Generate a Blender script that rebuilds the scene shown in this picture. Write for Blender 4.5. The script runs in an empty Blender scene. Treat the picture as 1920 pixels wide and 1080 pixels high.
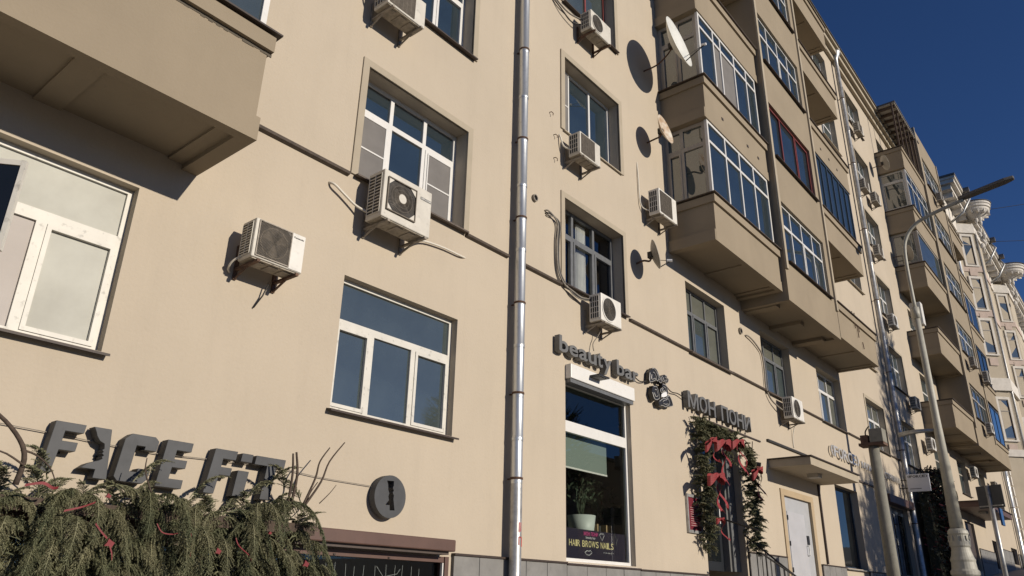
import bpy, bmesh, math, random
from mathutils import Matrix, Vector
R_ = math.radians
scene = bpy.context.scene
C = scene.collection

# ------------------------------------------------------------------ camera
CAM_Y, CAM_Z = -7.6, 1.6
cam_d = bpy.data.cameras.new('camera'); cam = bpy.data.objects.new('camera', cam_d); C.objects.link(cam)
right = Vector((0.63517073, -0.7720822, 0.02114778))
down = Vector((0.30258133, 0.22354691, -0.92653727))
fwd = Vector((0.71063541, 0.59490828, 0.37560811))
M = Matrix((right, -down, -fwd)).transposed().to_4x4()
M.translation = (0, CAM_Y, CAM_Z)
cam.matrix_world = M
cam_d.sensor_width = 36; cam_d.lens = 1420.889 / 1920 * 36
cam_d.clip_start = 0.05; cam_d.clip_end = 2000
scene.camera = cam

# ------------------------------------------------------------------ sky and sun
SUN = Vector((0.13, -1.0, 0.32)).normalized()
elev = math.asin(SUN.z); azim = math.atan2(SUN.x, SUN.y)
world = bpy.data.worlds.new('World'); scene.world = world; world.use_nodes = True
nt = world.node_tree
sky = nt.nodes.new('ShaderNodeTexSky'); sky.sky_type = 'NISHITA'; sky.sun_disc = False
sky.sun_elevation = elev; sky.sun_rotation = azim
sky.altitude = 1500; sky.air_density = 0.8; sky.dust_density = 0.3; sky.ozone_density = 4.0
wb = nt.nodes.new('ShaderNodeMix'); wb.data_type = 'RGBA'; wb.blend_type = 'MULTIPLY'; wb.inputs[0].default_value = 1.0
wb.inputs[7].default_value = (0.72, 0.92, 1.20, 1)          # camera white balance of the blue sky
nt.links.new(sky.outputs[0], wb.inputs[6]); nt.links.new(wb.outputs[2], nt.nodes['Background'].inputs[0])
nt.nodes['Background'].inputs[1].default_value = 0.065
sun_d = bpy.data.lights.new('sun', 'SUN'); sun_d.energy = 4.55; sun_d.angle = R_(0.53); sun_d.color = (1.0, 0.90, 0.76)
sun = bpy.data.objects.new('sun', sun_d); C.objects.link(sun)
sun.rotation_euler = SUN.to_track_quat('Z', 'Y').to_euler(); sun.location = (10, -30, 30)
vs = scene.view_settings; vs.view_transform = 'Standard'; vs.look = 'None'; vs.exposure = 0.0; vs.gamma = 1.0
vs.use_curve_mapping = False

# ------------------------------------------------------------------ materials
MATS = {}
def mat(name, col, rough=0.7, metal=0.0, spec=0.5, noise=0.0, nscale=3.0, bump=0.0, bscale=40.0, stretch=(1, 1, 1), col2=None, ior=None, streak=0.0, spots=0.0):
    """procedural Principled material: colour broken up by noise, vertical weather streaks, fine bump"""
    m = bpy.data.materials.new(name); m.use_nodes = True
    t = m.node_tree; N = t.nodes; L = t.links; b = N['Principled BSDF']
    b.inputs['Roughness'].default_value = rough; b.inputs['Metallic'].default_value = metal
    b.inputs['Specular IOR Level'].default_value = spec
    if ior: b.inputs['IOR'].default_value = ior
    tc = N.new('ShaderNodeTexCoord'); mp = N.new('ShaderNodeMapping'); mp.inputs['Scale'].default_value = stretch
    L.new(tc.outputs['Object'], mp.inputs[0])
    cur = None
    c1 = (*col, 1); c2 = (*(col2 or tuple(x * (1 - noise) for x in col)), 1)
    if noise or col2:
        n = N.new('ShaderNodeTexNoise'); n.inputs['Scale'].default_value = nscale; n.inputs['Detail'].default_value = 6; n.inputs['Roughness'].default_value = 0.6
        L.new(mp.outputs[0], n.inputs[0])
        r = N.new('ShaderNodeValToRGB'); r.color_ramp.elements[0].position = 0.35; r.color_ramp.elements[1].position = 0.65
        r.color_ramp.elements[0].color = c2; r.color_ramp.elements[1].color = c1
        L.new(n.outputs[0], r.inputs[0]); cur = r.outputs[0]
    if streak:
        mp2 = N.new('ShaderNodeMapping'); mp2.inputs['Scale'].default_value = (2.6, 2.6, 0.30); L.new(tc.outputs['Object'], mp2.inputs[0])
        n2 = N.new('ShaderNodeTexNoise'); n2.inputs['Scale'].default_value = 1.0; n2.inputs['Detail'].default_value = 9; n2.inputs['Roughness'].default_value = 0.72; L.new(mp2.outputs[0], n2.inputs[0])
        r2 = N.new('ShaderNodeMapRange'); r2.inputs[1].default_value = 0.5; r2.inputs[2].default_value = 0.78; r2.inputs[3].default_value = 1.0; r2.inputs[4].default_value = 1 - streak
        L.new(n2.outputs[0], r2.inputs[0])
        mx = N.new('ShaderNodeMix'); mx.data_type = 'RGBA'; mx.blend_type = 'MULTIPLY'; mx.inputs[0].default_value = 1.0
        if cur is None: mx.inputs[6].default_value = c1
        else: L.new(cur, mx.inputs[6])
        L.new(r2.outputs[0], mx.inputs[7]); cur = mx.outputs[2]
    if spots:
        n3 = N.new('ShaderNodeTexNoise'); n3.inputs['Scale'].default_value = 14; n3.inputs['Detail'].default_value = 8; L.new(tc.outputs['Object'], n3.inputs[0])
        r3 = N.new('ShaderNodeMapRange'); r3.inputs[1].default_value = 0.58; r3.inputs[2].default_value = 0.72; r3.inputs[3].default_value = 1.0; r3.inputs[4].default_value = 1 - spots
        L.new(n3.outputs[0], r3.inputs[0])
        mx = N.new('ShaderNodeMix'); mx.data_type = 'RGBA'; mx.blend_type = 'MULTIPLY'; mx.inputs[0].default_value = 1.0
        if cur is None: mx.inputs[6].default_value = c1
        else: L.new(cur, mx.inputs[6])
        L.new(r3.outputs[0], mx.inputs[7]); cur = mx.outputs[2]
    if cur is None: b.inputs['Base Color'].default_value = c1
    else: L.new(cur, b.inputs['Base Color'])
    if bump:
        nb = N.new('ShaderNodeTexNoise'); nb.inputs['Scale'].default_value = bscale; nb.inputs['Detail'].default_value = 5
        L.new(tc.outputs['Object'], nb.inputs[0])
        bp = N.new('ShaderNodeBump'); bp.inputs['Strength'].default_value = bump; bp.inputs['Distance'].default_value = 0.02
        L.new(nb.outputs[0], bp.inputs['Height']); L.new(bp.outputs[0], b.inputs['Normal'])
    MATS[name] = m
    return m
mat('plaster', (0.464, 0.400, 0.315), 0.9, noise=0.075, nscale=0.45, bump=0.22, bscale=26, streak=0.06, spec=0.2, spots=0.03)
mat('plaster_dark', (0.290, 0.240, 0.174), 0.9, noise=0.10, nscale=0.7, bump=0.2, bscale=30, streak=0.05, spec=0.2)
mat('plaster_trim', (0.39, 0.338, 0.26), 0.9, noise=0.10, nscale=2, bump=0.15, bscale=40, streak=0.08, spec=0.2)
mat('plaster_yellow', (0.40, 0.31, 0.20), 0.85, noise=0.10, nscale=2, bump=0.1)
mat('ornate_wall', (0.45, 0.39, 0.30), 0.9, noise=0.12, nscale=0.8, streak=0.12, bump=0.1)
mat('ornate_white', (0.64, 0.60, 0.54), 0.85, noise=0.15, nscale=3, streak=0.12, bump=0.1)
mat('ornate_pink', (0.50, 0.40, 0.34), 0.85, noise=0.12, nscale=2, streak=0.1)
mat('brown_metal', (0.045, 0.030, 0.024), 0.55, spec=0.4, noise=0.3, nscale=20)
mat('ledge_metal', (0.10, 0.075, 0.058), 0.6, noise=0.4, nscale=15)
mat('zinc', (0.64, 0.66, 0.66), 0.40, metal=0.8, noise=0.12, nscale=3, stretch=(2, 2, 0.6), spots=0.14, bump=0.05, bscale=12)
mat('zinc_dull', (0.46, 0.46, 0.45), 0.42, metal=0.55, noise=0.35, nscale=6, spots=0.35)
mat('rust', (0.11, 0.055, 0.032), 0.85, noise=0.5, nscale=30)
mat('white_pvc', (0.66, 0.65, 0.625), 0.35, noise=0.06, nscale=5, spots=0.08)
mat('white_worn', (0.60, 0.58, 0.525), 0.5, noise=0.10, nscale=4, spots=0.35)
mat('grey_pvc', (0.36, 0.33, 0.29), 0.5, noise=0.12, nscale=5)
mat('brown_frame', (0.075, 0.055, 0.045), 0.5, noise=0.3, nscale=12)
mat('grey_frame', (0.14, 0.145, 0.15), 0.4, noise=0.2, nscale=10)
mat('red_frame', (0.20, 0.035, 0.03), 0.5, noise=0.3, nscale=10)
mat('navy_frame', (0.03, 0.045, 0.07), 0.4)
mat('ac_paint', (0.58, 0.55, 0.485), 0.5, noise=0.14, nscale=4, spots=0.16, streak=0.1)
mat('ac_white', (0.68, 0.66, 0.61), 0.45, noise=0.10, nscale=4, spots=0.12, streak=0.08)
mat('ac_dark', (0.035, 0.032, 0.030), 0.7, noise=0.2)
mat('ac_under', (0.36, 0.32, 0.26), 0.6, metal=0.3, noise=0.4, nscale=12, spots=0.5)
mat('guard', (0.17, 0.145, 0.115), 0.6, metal=0.3, noise=0.3, nscale=15)
mat('bracket', (0.34, 0.30, 0.25), 0.6, metal=0.2, noise=0.4, nscale=9, spots=0.4)
mat('bracket_rust', (0.15, 0.085, 0.055), 0.8, noise=0.5, nscale=14)
mat('cable_black', (0.02, 0.018, 0.016), 0.6)
mat('cable_grey', (0.26, 0.23, 0.19), 0.7, noise=0.3, nscale=20)
mat('cable_white', (0.62, 0.58, 0.50), 0.6)
mat('sign_grey', (0.072, 0.075, 0.080), 0.55, noise=0.25, nscale=4, spots=0.12, spec=0.3)
mat('sign_side', (0.06, 0.045, 0.04), 0.6, noise=0.2)
mat('sign_face', (0.135, 0.135, 0.132), 0.5, noise=0.15, nscale=6)
mat('sign_black', (0.018, 0.017, 0.017), 0.4)
mat('sign_white', (0.74, 0.74, 0.74), 0.4, noise=0.05)
mat('letter_metal', (0.60, 0.58, 0.54), 0.35, metal=0.4)
mat('stone', (0.215, 0.21, 0.20), 0.65, noise=0.25, nscale=3, bump=0.05, spots=0.1)
mat('stone_joint', (0.09, 0.085, 0.08), 0.9)
mat('pavement', (0.33, 0.30, 0.26), 0.85, noise=0.3, nscale=2, bump=0.2, bscale=20)
mat('asphalt', (0.05, 0.05, 0.052), 0.85, noise=0.3, nscale=3, bump=0.3, bscale=60)
mat('kerb', (0.30, 0.29, 0.28), 0.8, noise=0.2)
mat('earth', (0.10, 0.09, 0.075), 0.95, noise=0.3, nscale=0.3)
mat('concrete_pole', (0.235, 0.225, 0.185), 0.8, noise=0.25, nscale=4, bump=0.1, streak=0.2, spots=0.2)  # base colour darkened to put the post's shaded side into it
mat('lamp_post', (0.44, 0.425, 0.36), 0.55, noise=0.2, nscale=4, streak=0.15, spots=0.15)
mat('lamp_head', (0.12, 0.11, 0.10), 0.5)
mat('twig', (0.085, 0.06, 0.045), 0.9, noise=0.4, nscale=30)
mat('fir', (0.155, 0.162, 0.092), 0.75, spec=0.3, noise=0, col2=(0.245, 0.232, 0.14), nscale=5)
mat('fir_dark', (0.105, 0.118, 0.066), 0.75, spec=0.3, col2=(0.18, 0.178, 0.10), nscale=5)
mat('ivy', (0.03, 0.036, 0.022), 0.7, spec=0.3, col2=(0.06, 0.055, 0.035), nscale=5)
mat('ribbon', (0.24, 0.014, 0.018), 0.65, noise=0.35, nscale=8)
def plaid(name, line):
    t = MATS[name].node_tree; N = t.nodes; L = t.links; b = N['Principled BSDF']; src = b.inputs['Base Color'].links[0].from_socket
    tc = N.new('ShaderNodeTexCoord'); cur = src
    for ax in ('X', 'Z'):
        w = N.new('ShaderNodeTexWave'); w.bands_direction = ax; w.inputs['Scale'].default_value = 9.0; w.inputs['Distortion'].default_value = 0.4; L.new(tc.outputs['Object'], w.inputs[0])
        r = N.new('ShaderNodeMapRange'); r.inputs[1].default_value = 0.90; r.inputs[2].default_value = 0.97; r.inputs[3].default_value = 0.0; r.inputs[4].default_value = 0.55; L.new(w.outputs[1], r.inputs[0])
        m = N.new('ShaderNodeMix'); m.data_type = 'RGBA'; L.new(r.outputs[0], m.inputs[0]); L.new(cur, m.inputs[6]); m.inputs[7].default_value = (*line, 1); cur = m.outputs[2]
    L.new(cur, b.inputs['Base Color'])
plaid('ribbon', (0.32, 0.07, 0.065))
mat('ribbon_line', (0.50, 0.22, 0.18), 0.6)
mat('berry', (0.19, 0.012, 0.018), 0.65, noise=0.3, nscale=6)
mat('dark_red', (0.17, 0.02, 0.026), 0.8, noise=0.4, nscale=20)
mat('shutter_brown', (0.105, 0.058, 0.045), 0.5, noise=0.15, nscale=4)
mat('shutter_white', (0.70, 0.69, 0.66), 0.4, noise=0.06, spots=0.06)
mat('plaque_red', (0.15, 0.018, 0.03), 0.4, noise=0.1)
mat('plaque_text', (0.5, 0.36, 0.34), 0.5)
mat('door_grey', (0.40, 0.41, 0.43), 0.45, noise=0.1, nscale=3)
mat('door_light', (0.46, 0.46, 0.48), 0.35, noise=0.1, nscale=2)
mat('door_dark', (0.02, 0.023, 0.028), 0.35, noise=0.2)
mat('door_frame', (0.34, 0.25, 0.16), 0.7, noise=0.2)
mat('room', (0.06, 0.07, 0.072), 0.9, noise=0.2)
mat('room_green', (0.15, 0.175, 0.16), 0.9)
mat('curtain', (0.66, 0.66, 0.64), 0.9, noise=0.1)
mat('blind', (0.17, 0.21, 0.19), 0.8)
mat('screen_mesh', (0.17, 0.16, 0.152), 0.8, noise=0.15, nscale=3, spec=0.3)
mat('pot', (0.55, 0.60, 0.57), 0.5, noise=0.05)
mat('leaf', (0.05, 0.08, 0.045), 0.5, col2=(0.10, 0.13, 0.08), nscale=8)
mat('wood', (0.42, 0.30, 0.16), 0.6, noise=0.2, nscale=6)
mat('poster', (0.022, 0.018, 0.035), 0.35)
mat('poster_pink', (0.45, 0.05, 0.19), 0.5)
mat('poster_yellow', (0.66, 0.58, 0.30), 0.5)
mat('poster_white', (0.60, 0.60, 0.62), 0.5)
mat('dish_grey', (0.30, 0.28, 0.25), 0.5, noise=0.15, nscale=6, spots=0.15)
mat('dish_white', (0.66, 0.66, 0.62), 0.45, noise=0.08, nscale=5, spots=0.08)
mat('dish_rusty', (0.60, 0.56, 0.48), 0.55, noise=0, col2=(0.36, 0.22, 0.11), nscale=5)
mat('roof_metal', (0.16, 0.15, 0.14), 0.5, metal=0.4, noise=0.2)
mat('blue_panel', (0.03, 0.10, 0.26), 0.4, noise=0.15)
mat('graffiti', (0.45, 0.04, 0.04), 0.6)
mat('house', (0.40, 0.36, 0.30), 0.9, noise=0.1, nscale=1)
mat('wood_brown', (0.10, 0.065, 0.045), 0.8, noise=0.3, nscale=6)
mat('canvas', (0.42, 0.39, 0.34), 0.8, noise=0.15, nscale=4)
mat('crack', (0.10, 0.085, 0.065), 0.95)

def glass_opaque(name, base, ior, rough=0.02):
    m = mat(name, base, rough, spec=0.5, ior=ior, bump=0.035, bscale=1.6, noise=0.25, nscale=1.2); return m
glass_opaque('glass_dark', (0.062, 0.078, 0.078), 2.3)
glass_opaque('glass_deep', (0.026, 0.040, 0.050), 2.3)
glass_opaque('glass_pale', (0.13, 0.135, 0.115), 1.9)
glass_opaque('glass_shop', (0.010, 0.012, 0.013), 1.6)
mat('glass_frost', (0.39, 0.385, 0.345), 0.75, col2=(0.50, 0.50, 0.45), nscale=0.9, spec=0.2)
mat('glass_frost_pink', (0.45, 0.415, 0.39), 0.75, noise=0.12, nscale=0.9, spec=0.2)
def glass_clear(name, tint, ior):
    m = bpy.data.materials.new(name); m.use_nodes = True; t = m.node_tree; N = t.nodes; L = t.links
    N.remove(N['Principled BSDF'])
    tr = N.new('ShaderNodeBsdfTransparent'); tr.inputs[0].default_value = (*tint, 1)
    gl = N.new('ShaderNodeBsdfGlossy'); gl.inputs['Roughness'].default_value = 0.01
    fr = N.new('ShaderNodeFresnel'); fr.inputs[0].default_value = ior
    mx = N.new('ShaderNodeMixShader'); L.new(fr.outputs[0], mx.inputs[0]); L.new(tr.outputs[0], mx.inputs[1]); L.new(gl.outputs[0], mx.inputs[2])
    L.new(mx.outputs[0], N['Material Output'].inputs[0]); MATS[name] = m
glass_clear('glass_clear', (0.93, 0.95, 0.94), 2.3)
glass_clear('glass_tint', (0.80, 0.84, 0.82), 1.75)

# ------------------------------------------------------------------ mesh helpers
class MB:
    """collects simple shapes; build() links them as ONE mesh object"""
    def __init__(s): s.v = []; s.f = []
    def quad(s, *p):
        n = len(s.v); s.v += [tuple(q) for q in p]; s.f.append(tuple(range(n, n + len(p)))); return s
    def box(s, x0, x1, y0, y1, z0, z1):
        n = len(s.v)
        s.v += [(x0, y0, z0), (x1, y0, z0), (x1, y1, z0), (x0, y1, z0), (x0, y0, z1), (x1, y0, z1), (x1, y1, z1), (x0, y1, z1)]
        s.f += [tuple(n + i for i in q) for q in ((0, 3, 2, 1), (4, 5, 6, 7), (0, 1, 5, 4), (1, 2, 6, 5), (2, 3, 7, 6), (3, 0, 4, 7))]; return s
    def prism(s, poly, y0, y1):                       # poly in XZ, extruded along Y
        n = len(s.v); k = len(poly)
        s.v += [(x, y0, z) for x, z in poly] + [(x, y1, z) for x, z in poly]
        s.f.append(tuple(n + i for i in range(k))); s.f.append(tuple(n + k + i for i in reversed(range(k))))
        s.f += [(n + i, n + k + i, n + k + (i + 1) % k, n + (i + 1) % k) for i in range(k)]; return s
    def prismz(s, poly, z0, z1):                      # poly in XY, extruded along Z
        n = len(s.v); k = len(poly)
        s.v += [(x, y, z0) for x, y in poly] + [(x, y, z1) for x, y in poly]
        s.f.append(tuple(n + i for i in reversed(range(k)))); s.f.append(tuple(n + k + i for i in range(k)))
        s.f += [(n + i, n + (i + 1) % k, n + k + (i + 1) % k, n + k + i) for i in range(k)]; return s
    def tube(s, pts, r, n=6, cap=True):
        pts = [Vector(p) for p in pts]; rs = r if isinstance(r, (list, tuple)) else [r] * len(pts)
        base = len(s.v); up = Vector((0, 0, 1)); prev = None
        for i, p in enumerate(pts):
            d = (pts[min(i + 1, len(pts) - 1)] - pts[max(i - 1, 0)])
            if d.length < 1e-9: d = Vector((0, 0, 1))
            d.normalize()
            if prev is None: a = d.orthogonal().normalized()
            else:
                a = prev - d * prev.dot(d)
                a = a.normalized() if a.length > 1e-6 else d.orthogonal().normalized()
            prev = a; b = d.cross(a)
            for k in range(n):
                t = 2 * math.pi * k / n
                s.v.append(tuple(p + (a * math.cos(t) + b * math.sin(t)) * rs[i]))
        for i in range(len(pts) - 1):
            for k in range(n):
                s.f.append((base + i * n + k, base + i * n + (k + 1) % n, base + (i + 1) * n + (k + 1) % n, base + (i + 1) * n + k))
        if cap:
            s.f.append(tuple(base + k for k in reversed(range(n)))); s.f.append(tuple(base + (len(pts) - 1) * n + k for k in range(n)))
        return s
    def lathe(s, prof, c=(0, 0, 0), n=24, a0=0.0, a1=2 * math.pi):   # profile (r, z) about Z
        base = len(s.v); full = abs(a1 - a0 - 2 * math.pi) < 1e-6; m = n if full else n + 1
        for r, z in prof:
            for k in range(m):
                t = a0 + (a1 - a0) * k / n; s.v.append((c[0] + r * math.cos(t), c[1] + r * math.sin(t), c[2] + z))
        for i in range(len(prof) - 1):
            for k in range(n):
                k2 = (k + 1) % m
                s.f.append((base + i * m + k, base + i * m + k2, base + (i + 1) * m + k2, base + (i + 1) * m + k))
        return s
    def ring(s, cx, cz, r0, r1, y0, y1, n=32):          # flat ring in the XZ plane
        b = len(s.v)
        for k in range(n):
            t = 2 * math.pi * k / n; c, d = math.cos(t), math.sin(t)
            s.v += [(cx + r0 * c, y0, cz + r0 * d), (cx + r1 * c, y0, cz + r1 * d), (cx + r0 * c, y1, cz + r0 * d), (cx + r1 * c, y1, cz + r1 * d)]
        for k in range(n):
            p, q = b + 4 * k, b + 4 * ((k + 1) % n)
            s.f += [(p, p + 1, q + 1, q), (p + 2, q + 2, q + 3, p + 3), (p + 1, p + 3, q + 3, q + 1), (p, q, q + 2, p + 2)]
        return s
    def disc(s, cx, cz, r, y0, y1, n=32):
        return s.prism([(cx + r * math.cos(2 * math.pi * k / n), cz + r * math.sin(2 * math.pi * k / n)) for k in range(n)], y0, y1)
    def build(s, name, m, parent=None, loc=None, rot=None, smooth=False, bevel=0.0, fix=True):
        me = bpy.data.meshes.new(name); me.from_pydata(s.v, [], s.f)
        if fix:
            bm = bmesh.new(); bm.from_mesh(me); bmesh.ops.recalc_face_normals(bm, faces=bm.faces); bm.to_mesh(me); bm.free()
        if smooth: me.shade_smooth()
        me.materials.append(MATS[m])
        return link(name, me, parent, loc, rot, bevel)
def link(name, me, parent=None, loc=None, rot=None, bevel=0.0):
    o = bpy.data.objects.new(name, me); C.objects.link(o)
    if parent is not None: o.parent = parent
    if loc: o.location = loc
    if rot: o.rotation_euler = rot
    if bevel:
        b = o.modifiers.new('bevel', 'BEVEL'); b.width = bevel; b.segments = 2; b.limit_method = 'ANGLE'
    return o
def thing(name, label, cat, loc=(0, 0, 0), rotz=0.0, group=None):
    o = bpy.data.objects.new(name, None); C.objects.link(o); o.location = loc; o.rotation_euler = (0, 0, rotz); o.empty_display_size = 0.2
    return tag(o, label, cat, group)
def tag(o, label, cat, group=None):
    o['label'] = label; o['category'] = cat
    if group: o['group'] = group
    return o
def struct(o): o['kind'] = 'structure'; return o
def copy_tree(o, parent=None):
    c = o.copy(); C.objects.link(c)
    if parent is not None: c.parent = parent
    for ch in list(o.children): copy_tree(ch, c)
    return c
def B(name, m, parent, *b, **k): return MB().box(*b).build(name, m, parent, **k)
def glyph(ch, m, parent, x0, x1, z0, z1, y0, y1, name='letter', bold=0.0, shear=0.0):
    """one letter as solid geometry, fitted to the box it fills on the wall"""
    cu = bpy.data.curves.new('glyph', 'FONT'); cu.body = ch; cu.extrude = 0.5; cu.offset = bold; cu.resolution_u = 3
    ob = bpy.data.objects.new('glyph', cu); C.objects.link(ob)
    bpy.context.view_layer.update()
    me = bpy.data.meshes.new_from_object(ob.evaluated_get(bpy.context.evaluated_depsgraph_get()))
    bpy.data.objects.remove(ob); bpy.data.curves.remove(cu)
    xs = [v.co.x for v in me.vertices]; ys = [v.co.y for v in me.vertices]
    if not xs: return None
    ax, bx, ay, by = min(xs), max(xs), min(ys), max(ys)
    for v in me.vertices:
        u = (v.co.x - ax) / max(bx - ax, 1e-6); t = (v.co.y - ay) / max(by - ay, 1e-6); d = v.co.z + 0.5
        v.co = (x0 + (x1 - x0) * u + shear * t, y1 + (y0 - y1) * d, z0 + (z1 - z0) * t)
    me.name = name; me.materials.clear(); me.materials.append(MATS[m])
    return link(name, me, parent)
GW = {}
def word(txt, m, parent, x0, x1, z0, z1, y0, y1, name='letter', bold=0.0, gap=0.12, widths=None):
    """a word as separate letters spread between x0 and x1"""
    ws = [(widths or {}).get(c, {'I': .4, 'i': .4, ' ': .45, 'М': 1.2, 'M': 1.2, 'W': 1.3, 'Ж': 1.3, '(': .45, ')': .45, 'r': .7, 't': .6, 'l': .35}.get(c, .9)) for c in txt]
    tot = sum(ws) + gap * (len(ws) - 1); k = (x1 - x0) / tot; x = x0
    for c, w in zip(txt, ws):
        if c != ' ':
            lo, hi = z0, z1
            if c in 'eaurcnosmvwxz' : hi = z0 + (z1 - z0) * .68
            if c == 'y': lo, hi = z0 - (z1 - z0) * .32, z0 + (z1 - z0) * .68
            if c == 't': hi = z0 + (z1 - z0) * .92
            glyph(c, m, parent, x, x + w * k, lo, hi, y0, y1, name, bold)
        x += (w + gap) * k

def gz(x): return 0.064 * x                      # the street climbs to the right

# ------------------------------------------------------------------ ground
def sheet(name, m, x0, x1, y0, y1, dz, th=0.0, n=40):
    b = MB()
    for i in range(n):
        a, c = x0 + (x1 - x0) * i / n, x0 + (x1 - x0) * (i + 1) / n
        b.quad((a, y0, gz(a) + dz), (c, y0, gz(c) + dz), (c, y1, gz(c) + dz), (a, y1, gz(a) + dz))
    return struct(b.build(name, m, fix=False))
sheet('ground', 'earth', -500, 900, -500, 500, -0.30)
sheet('road', 'asphalt', -80, 260, -14.5, -5.4, -0.13)
sheet('pavement', 'pavement', -80, 260, -5.2, 0.4, 0.0)
sheet('far_pavement', 'pavement', -80, 260, -19, -14.7, 0.0)
for y0, y1, nm in ((-5.4, -5.2, 'kerb'), (-14.7, -14.5, 'far_kerb')):
    b = MB(); a, c = -80, 260
    b.v += [(a, y0, gz(a) - .2), (a, y1, gz(a) - .2), (a, y1, gz(a) + .008), (a, y0, gz(a) + .008), (c, y0, gz(c) - .2), (c, y1, gz(c) - .2), (c, y1, gz(c) + .008), (c, y0, gz(c) + .008)]
    b.f += [(0, 1, 2, 3), (4, 5, 6, 7), (0, 1, 5, 4), (1, 2, 6, 5), (2, 3, 7, 6), (3, 0, 4, 7)]
    struct(b.build(nm, 'kerb'))

# ------------------------------------------------------------------ walls with openings, windows
def wall_mesh(x0, x1, z0, z1, holes, y=0.0, depth=0.45):
    xs = sorted({x0, x1, *[h[0] for h in holes], *[h[1] for h in holes]}); zs = sorted({z0, z1, *[h[2] for h in holes], *[h[3] for h in holes]})
    b = MB()
    for i in range(len(xs) - 1):
        for j in range(len(zs) - 1):
            cx, cz = (xs[i] + xs[i + 1]) / 2, (zs[j] + zs[j + 1]) / 2
            if any(h[0] < cx < h[1] and h[2] < cz < h[3] for h in holes): continue
            b.quad((xs[i], y, zs[j]), (xs[i + 1], y, zs[j]), (xs[i + 1], y, zs[j + 1]), (xs[i], y, zs[j + 1]))
    for h in holes:
        a, c, lo, hi = h[:4]; d = y + (h[4] if len(h) > 4 else depth)
        b.quad((a, y, lo), (a, y, hi), (a, d, hi), (a, d, lo)); b.quad((c, y, lo), (c, d, lo), (c, d, hi), (c, y, hi))
        b.quad((a, y, hi), (c, y, hi), (c, d, hi), (a, d, hi)); b.quad((a, y, lo), (a, d, lo), (c, d, lo), (c, y, lo))
    return b
rng = random.Random(7)
def window(parent, x0, z0, w, h, y, cols=(0, .33, .67, 1), tr=None, top=None, fm='white_pvc', gm='glass_dark', sash=(), sill='ledge_metal',
           fw=0.06, mw=0.055, dep=0.07, rotz=0.0, sur=None, sur_m='plaster_trim', lower=None, screens=(), gms=None, tilt=0.5, sill_out=0.10, wy=None, back=False):
    """window in its own frame: x along the wall, y into it; frame is the part, panes and sashes its sub-parts"""
    b = MB(); D0, D1 = 0.0, dep
    b.box(0, fw, D0, D1, 0, h); b.box(w - fw, w, D0, D1, 0, h); b.box(fw, w - fw, D0, D1, 0, fw); b.box(fw, w - fw, D0, D1, h - fw, h)
    zt = None
    if tr is not None:
        zt = h * tr; b.box(fw, w - fw, D0, D1, zt - mw * .6, zt + mw * .6)
    lo_top = (zt - mw * .6) if zt else h - fw
    panes = []
    for cs, za, zb, low in ((cols, fw, lo_top, True),) + (((top or cols, zt + mw * .6, h - fw, False),) if zt else ()):
        edges = [fw] + [w * c for c in cs[1:-1]] + [w - fw]
        for i in range(len(edges) - 1):
            a = edges[i] + (mw / 2 if i > 0 else 0); c = edges[i + 1] - (mw / 2 if i < len(edges) - 2 else 0)
            if i > 0: b.box(edges[i] - mw / 2, edges[i] + mw / 2, D0, D1, za, zb)
            panes.append((a, c, za, zb, low, i))
    o = b.build('window', fm, parent, loc=(x0, y, z0), rot=(0, 0, rotz))
    for a, c, za, zb, low, i in panes:
        if low and i in sash:
            s = 0.045
            q = MB().box(a, a + s, -.014, .05, za, zb).box(c - s, c, -.014, .05, za, zb).box(a + s, c - s, -.014, .05, za, za + s).box(a + s, c - s, -.014, .05, zb - s, zb)
            q.build('sash', fm, o); a, c, za, zb = a + s, c - s, za + s, zb - s
        g = (gms or {}).get((low, i), gm)
        if low and i in screens:
            k = MB().box(a + .012, c - .012, -.020, -.016, za + .012, zb - .012); k.build('insect_screen', 'screen_mesh', o)
            zc = (za + zb) / 2
            kk = MB().box(a, a + .022, -.030, -.012, za, zb).box(c - .022, c, -.030, -.012, za, zb).box(a + .022, c - .022, -.030, -.012, zc - .012, zc + .012).box(a + .022, c - .022, -.030, -.012, za, za + .022).box(a + .022, c - .022, -.030, -.012, zb - .022, zb)
            kk.build('screen_frame', fm, o)
        t = R_(tilt)
        (MB().quad((-(c - a) / 2 - .006, 0, -(zb - za) / 2 - .006), ((c - a) / 2 + .006, 0, -(zb - za) / 2 - .006), ((c - a) / 2 + .006, 0, (zb - za) / 2 + .006), (-(c - a) / 2 - .006, 0, (zb - za) / 2 + .006)) if g in ('glass_clear', 'glass_tint') else MB().box(-(c - a) / 2 - .006, (c - a) / 2 + .006, -.004, .004, -(zb - za) / 2 - .006, (zb - za) / 2 + .006)).build(
            'pane', g, o, fix=False, loc=((a + c) / 2, .036, (za + zb) / 2), rot=(rng.uniform(-t, t), 0, rng.uniform(-t, t)))
    if sill:
        so = (y - (wy if wy is not None else 0.0))
        yo = -so - sill_out if rotz == 0 else -sill_out
        q = MB(); q.v += [(-.05, 0.0, .012), (w + .05, 0.0, .012), (w + .05, yo, -.030), (-.05, yo, -.030), (-.05, 0.0, -.006), (w + .05, 0.0, -.006), (w + .05, yo, -.055), (-.05, yo, -.055)]
        q.f += [(0, 1, 2, 3), (4, 7, 6, 5), (0, 4, 5, 1), (1, 5, 6, 2), (2, 6, 7, 3), (3, 7, 4, 0)]
        q.build('sill', sill, o)
    if sur:                                       # raised plaster surround on the wall face
        s, p = sur; yy = -(y - (wy or 0.0))
        q = MB().box(-s, 0, yy - p, yy + .02, -.02, h + s).box(w, w + s, yy - p, yy + .02, -.02, h + s).box(0, w, yy - p, yy + .02, h, h + s)
        q.build('surround', sur_m, o)
    return o

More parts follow.
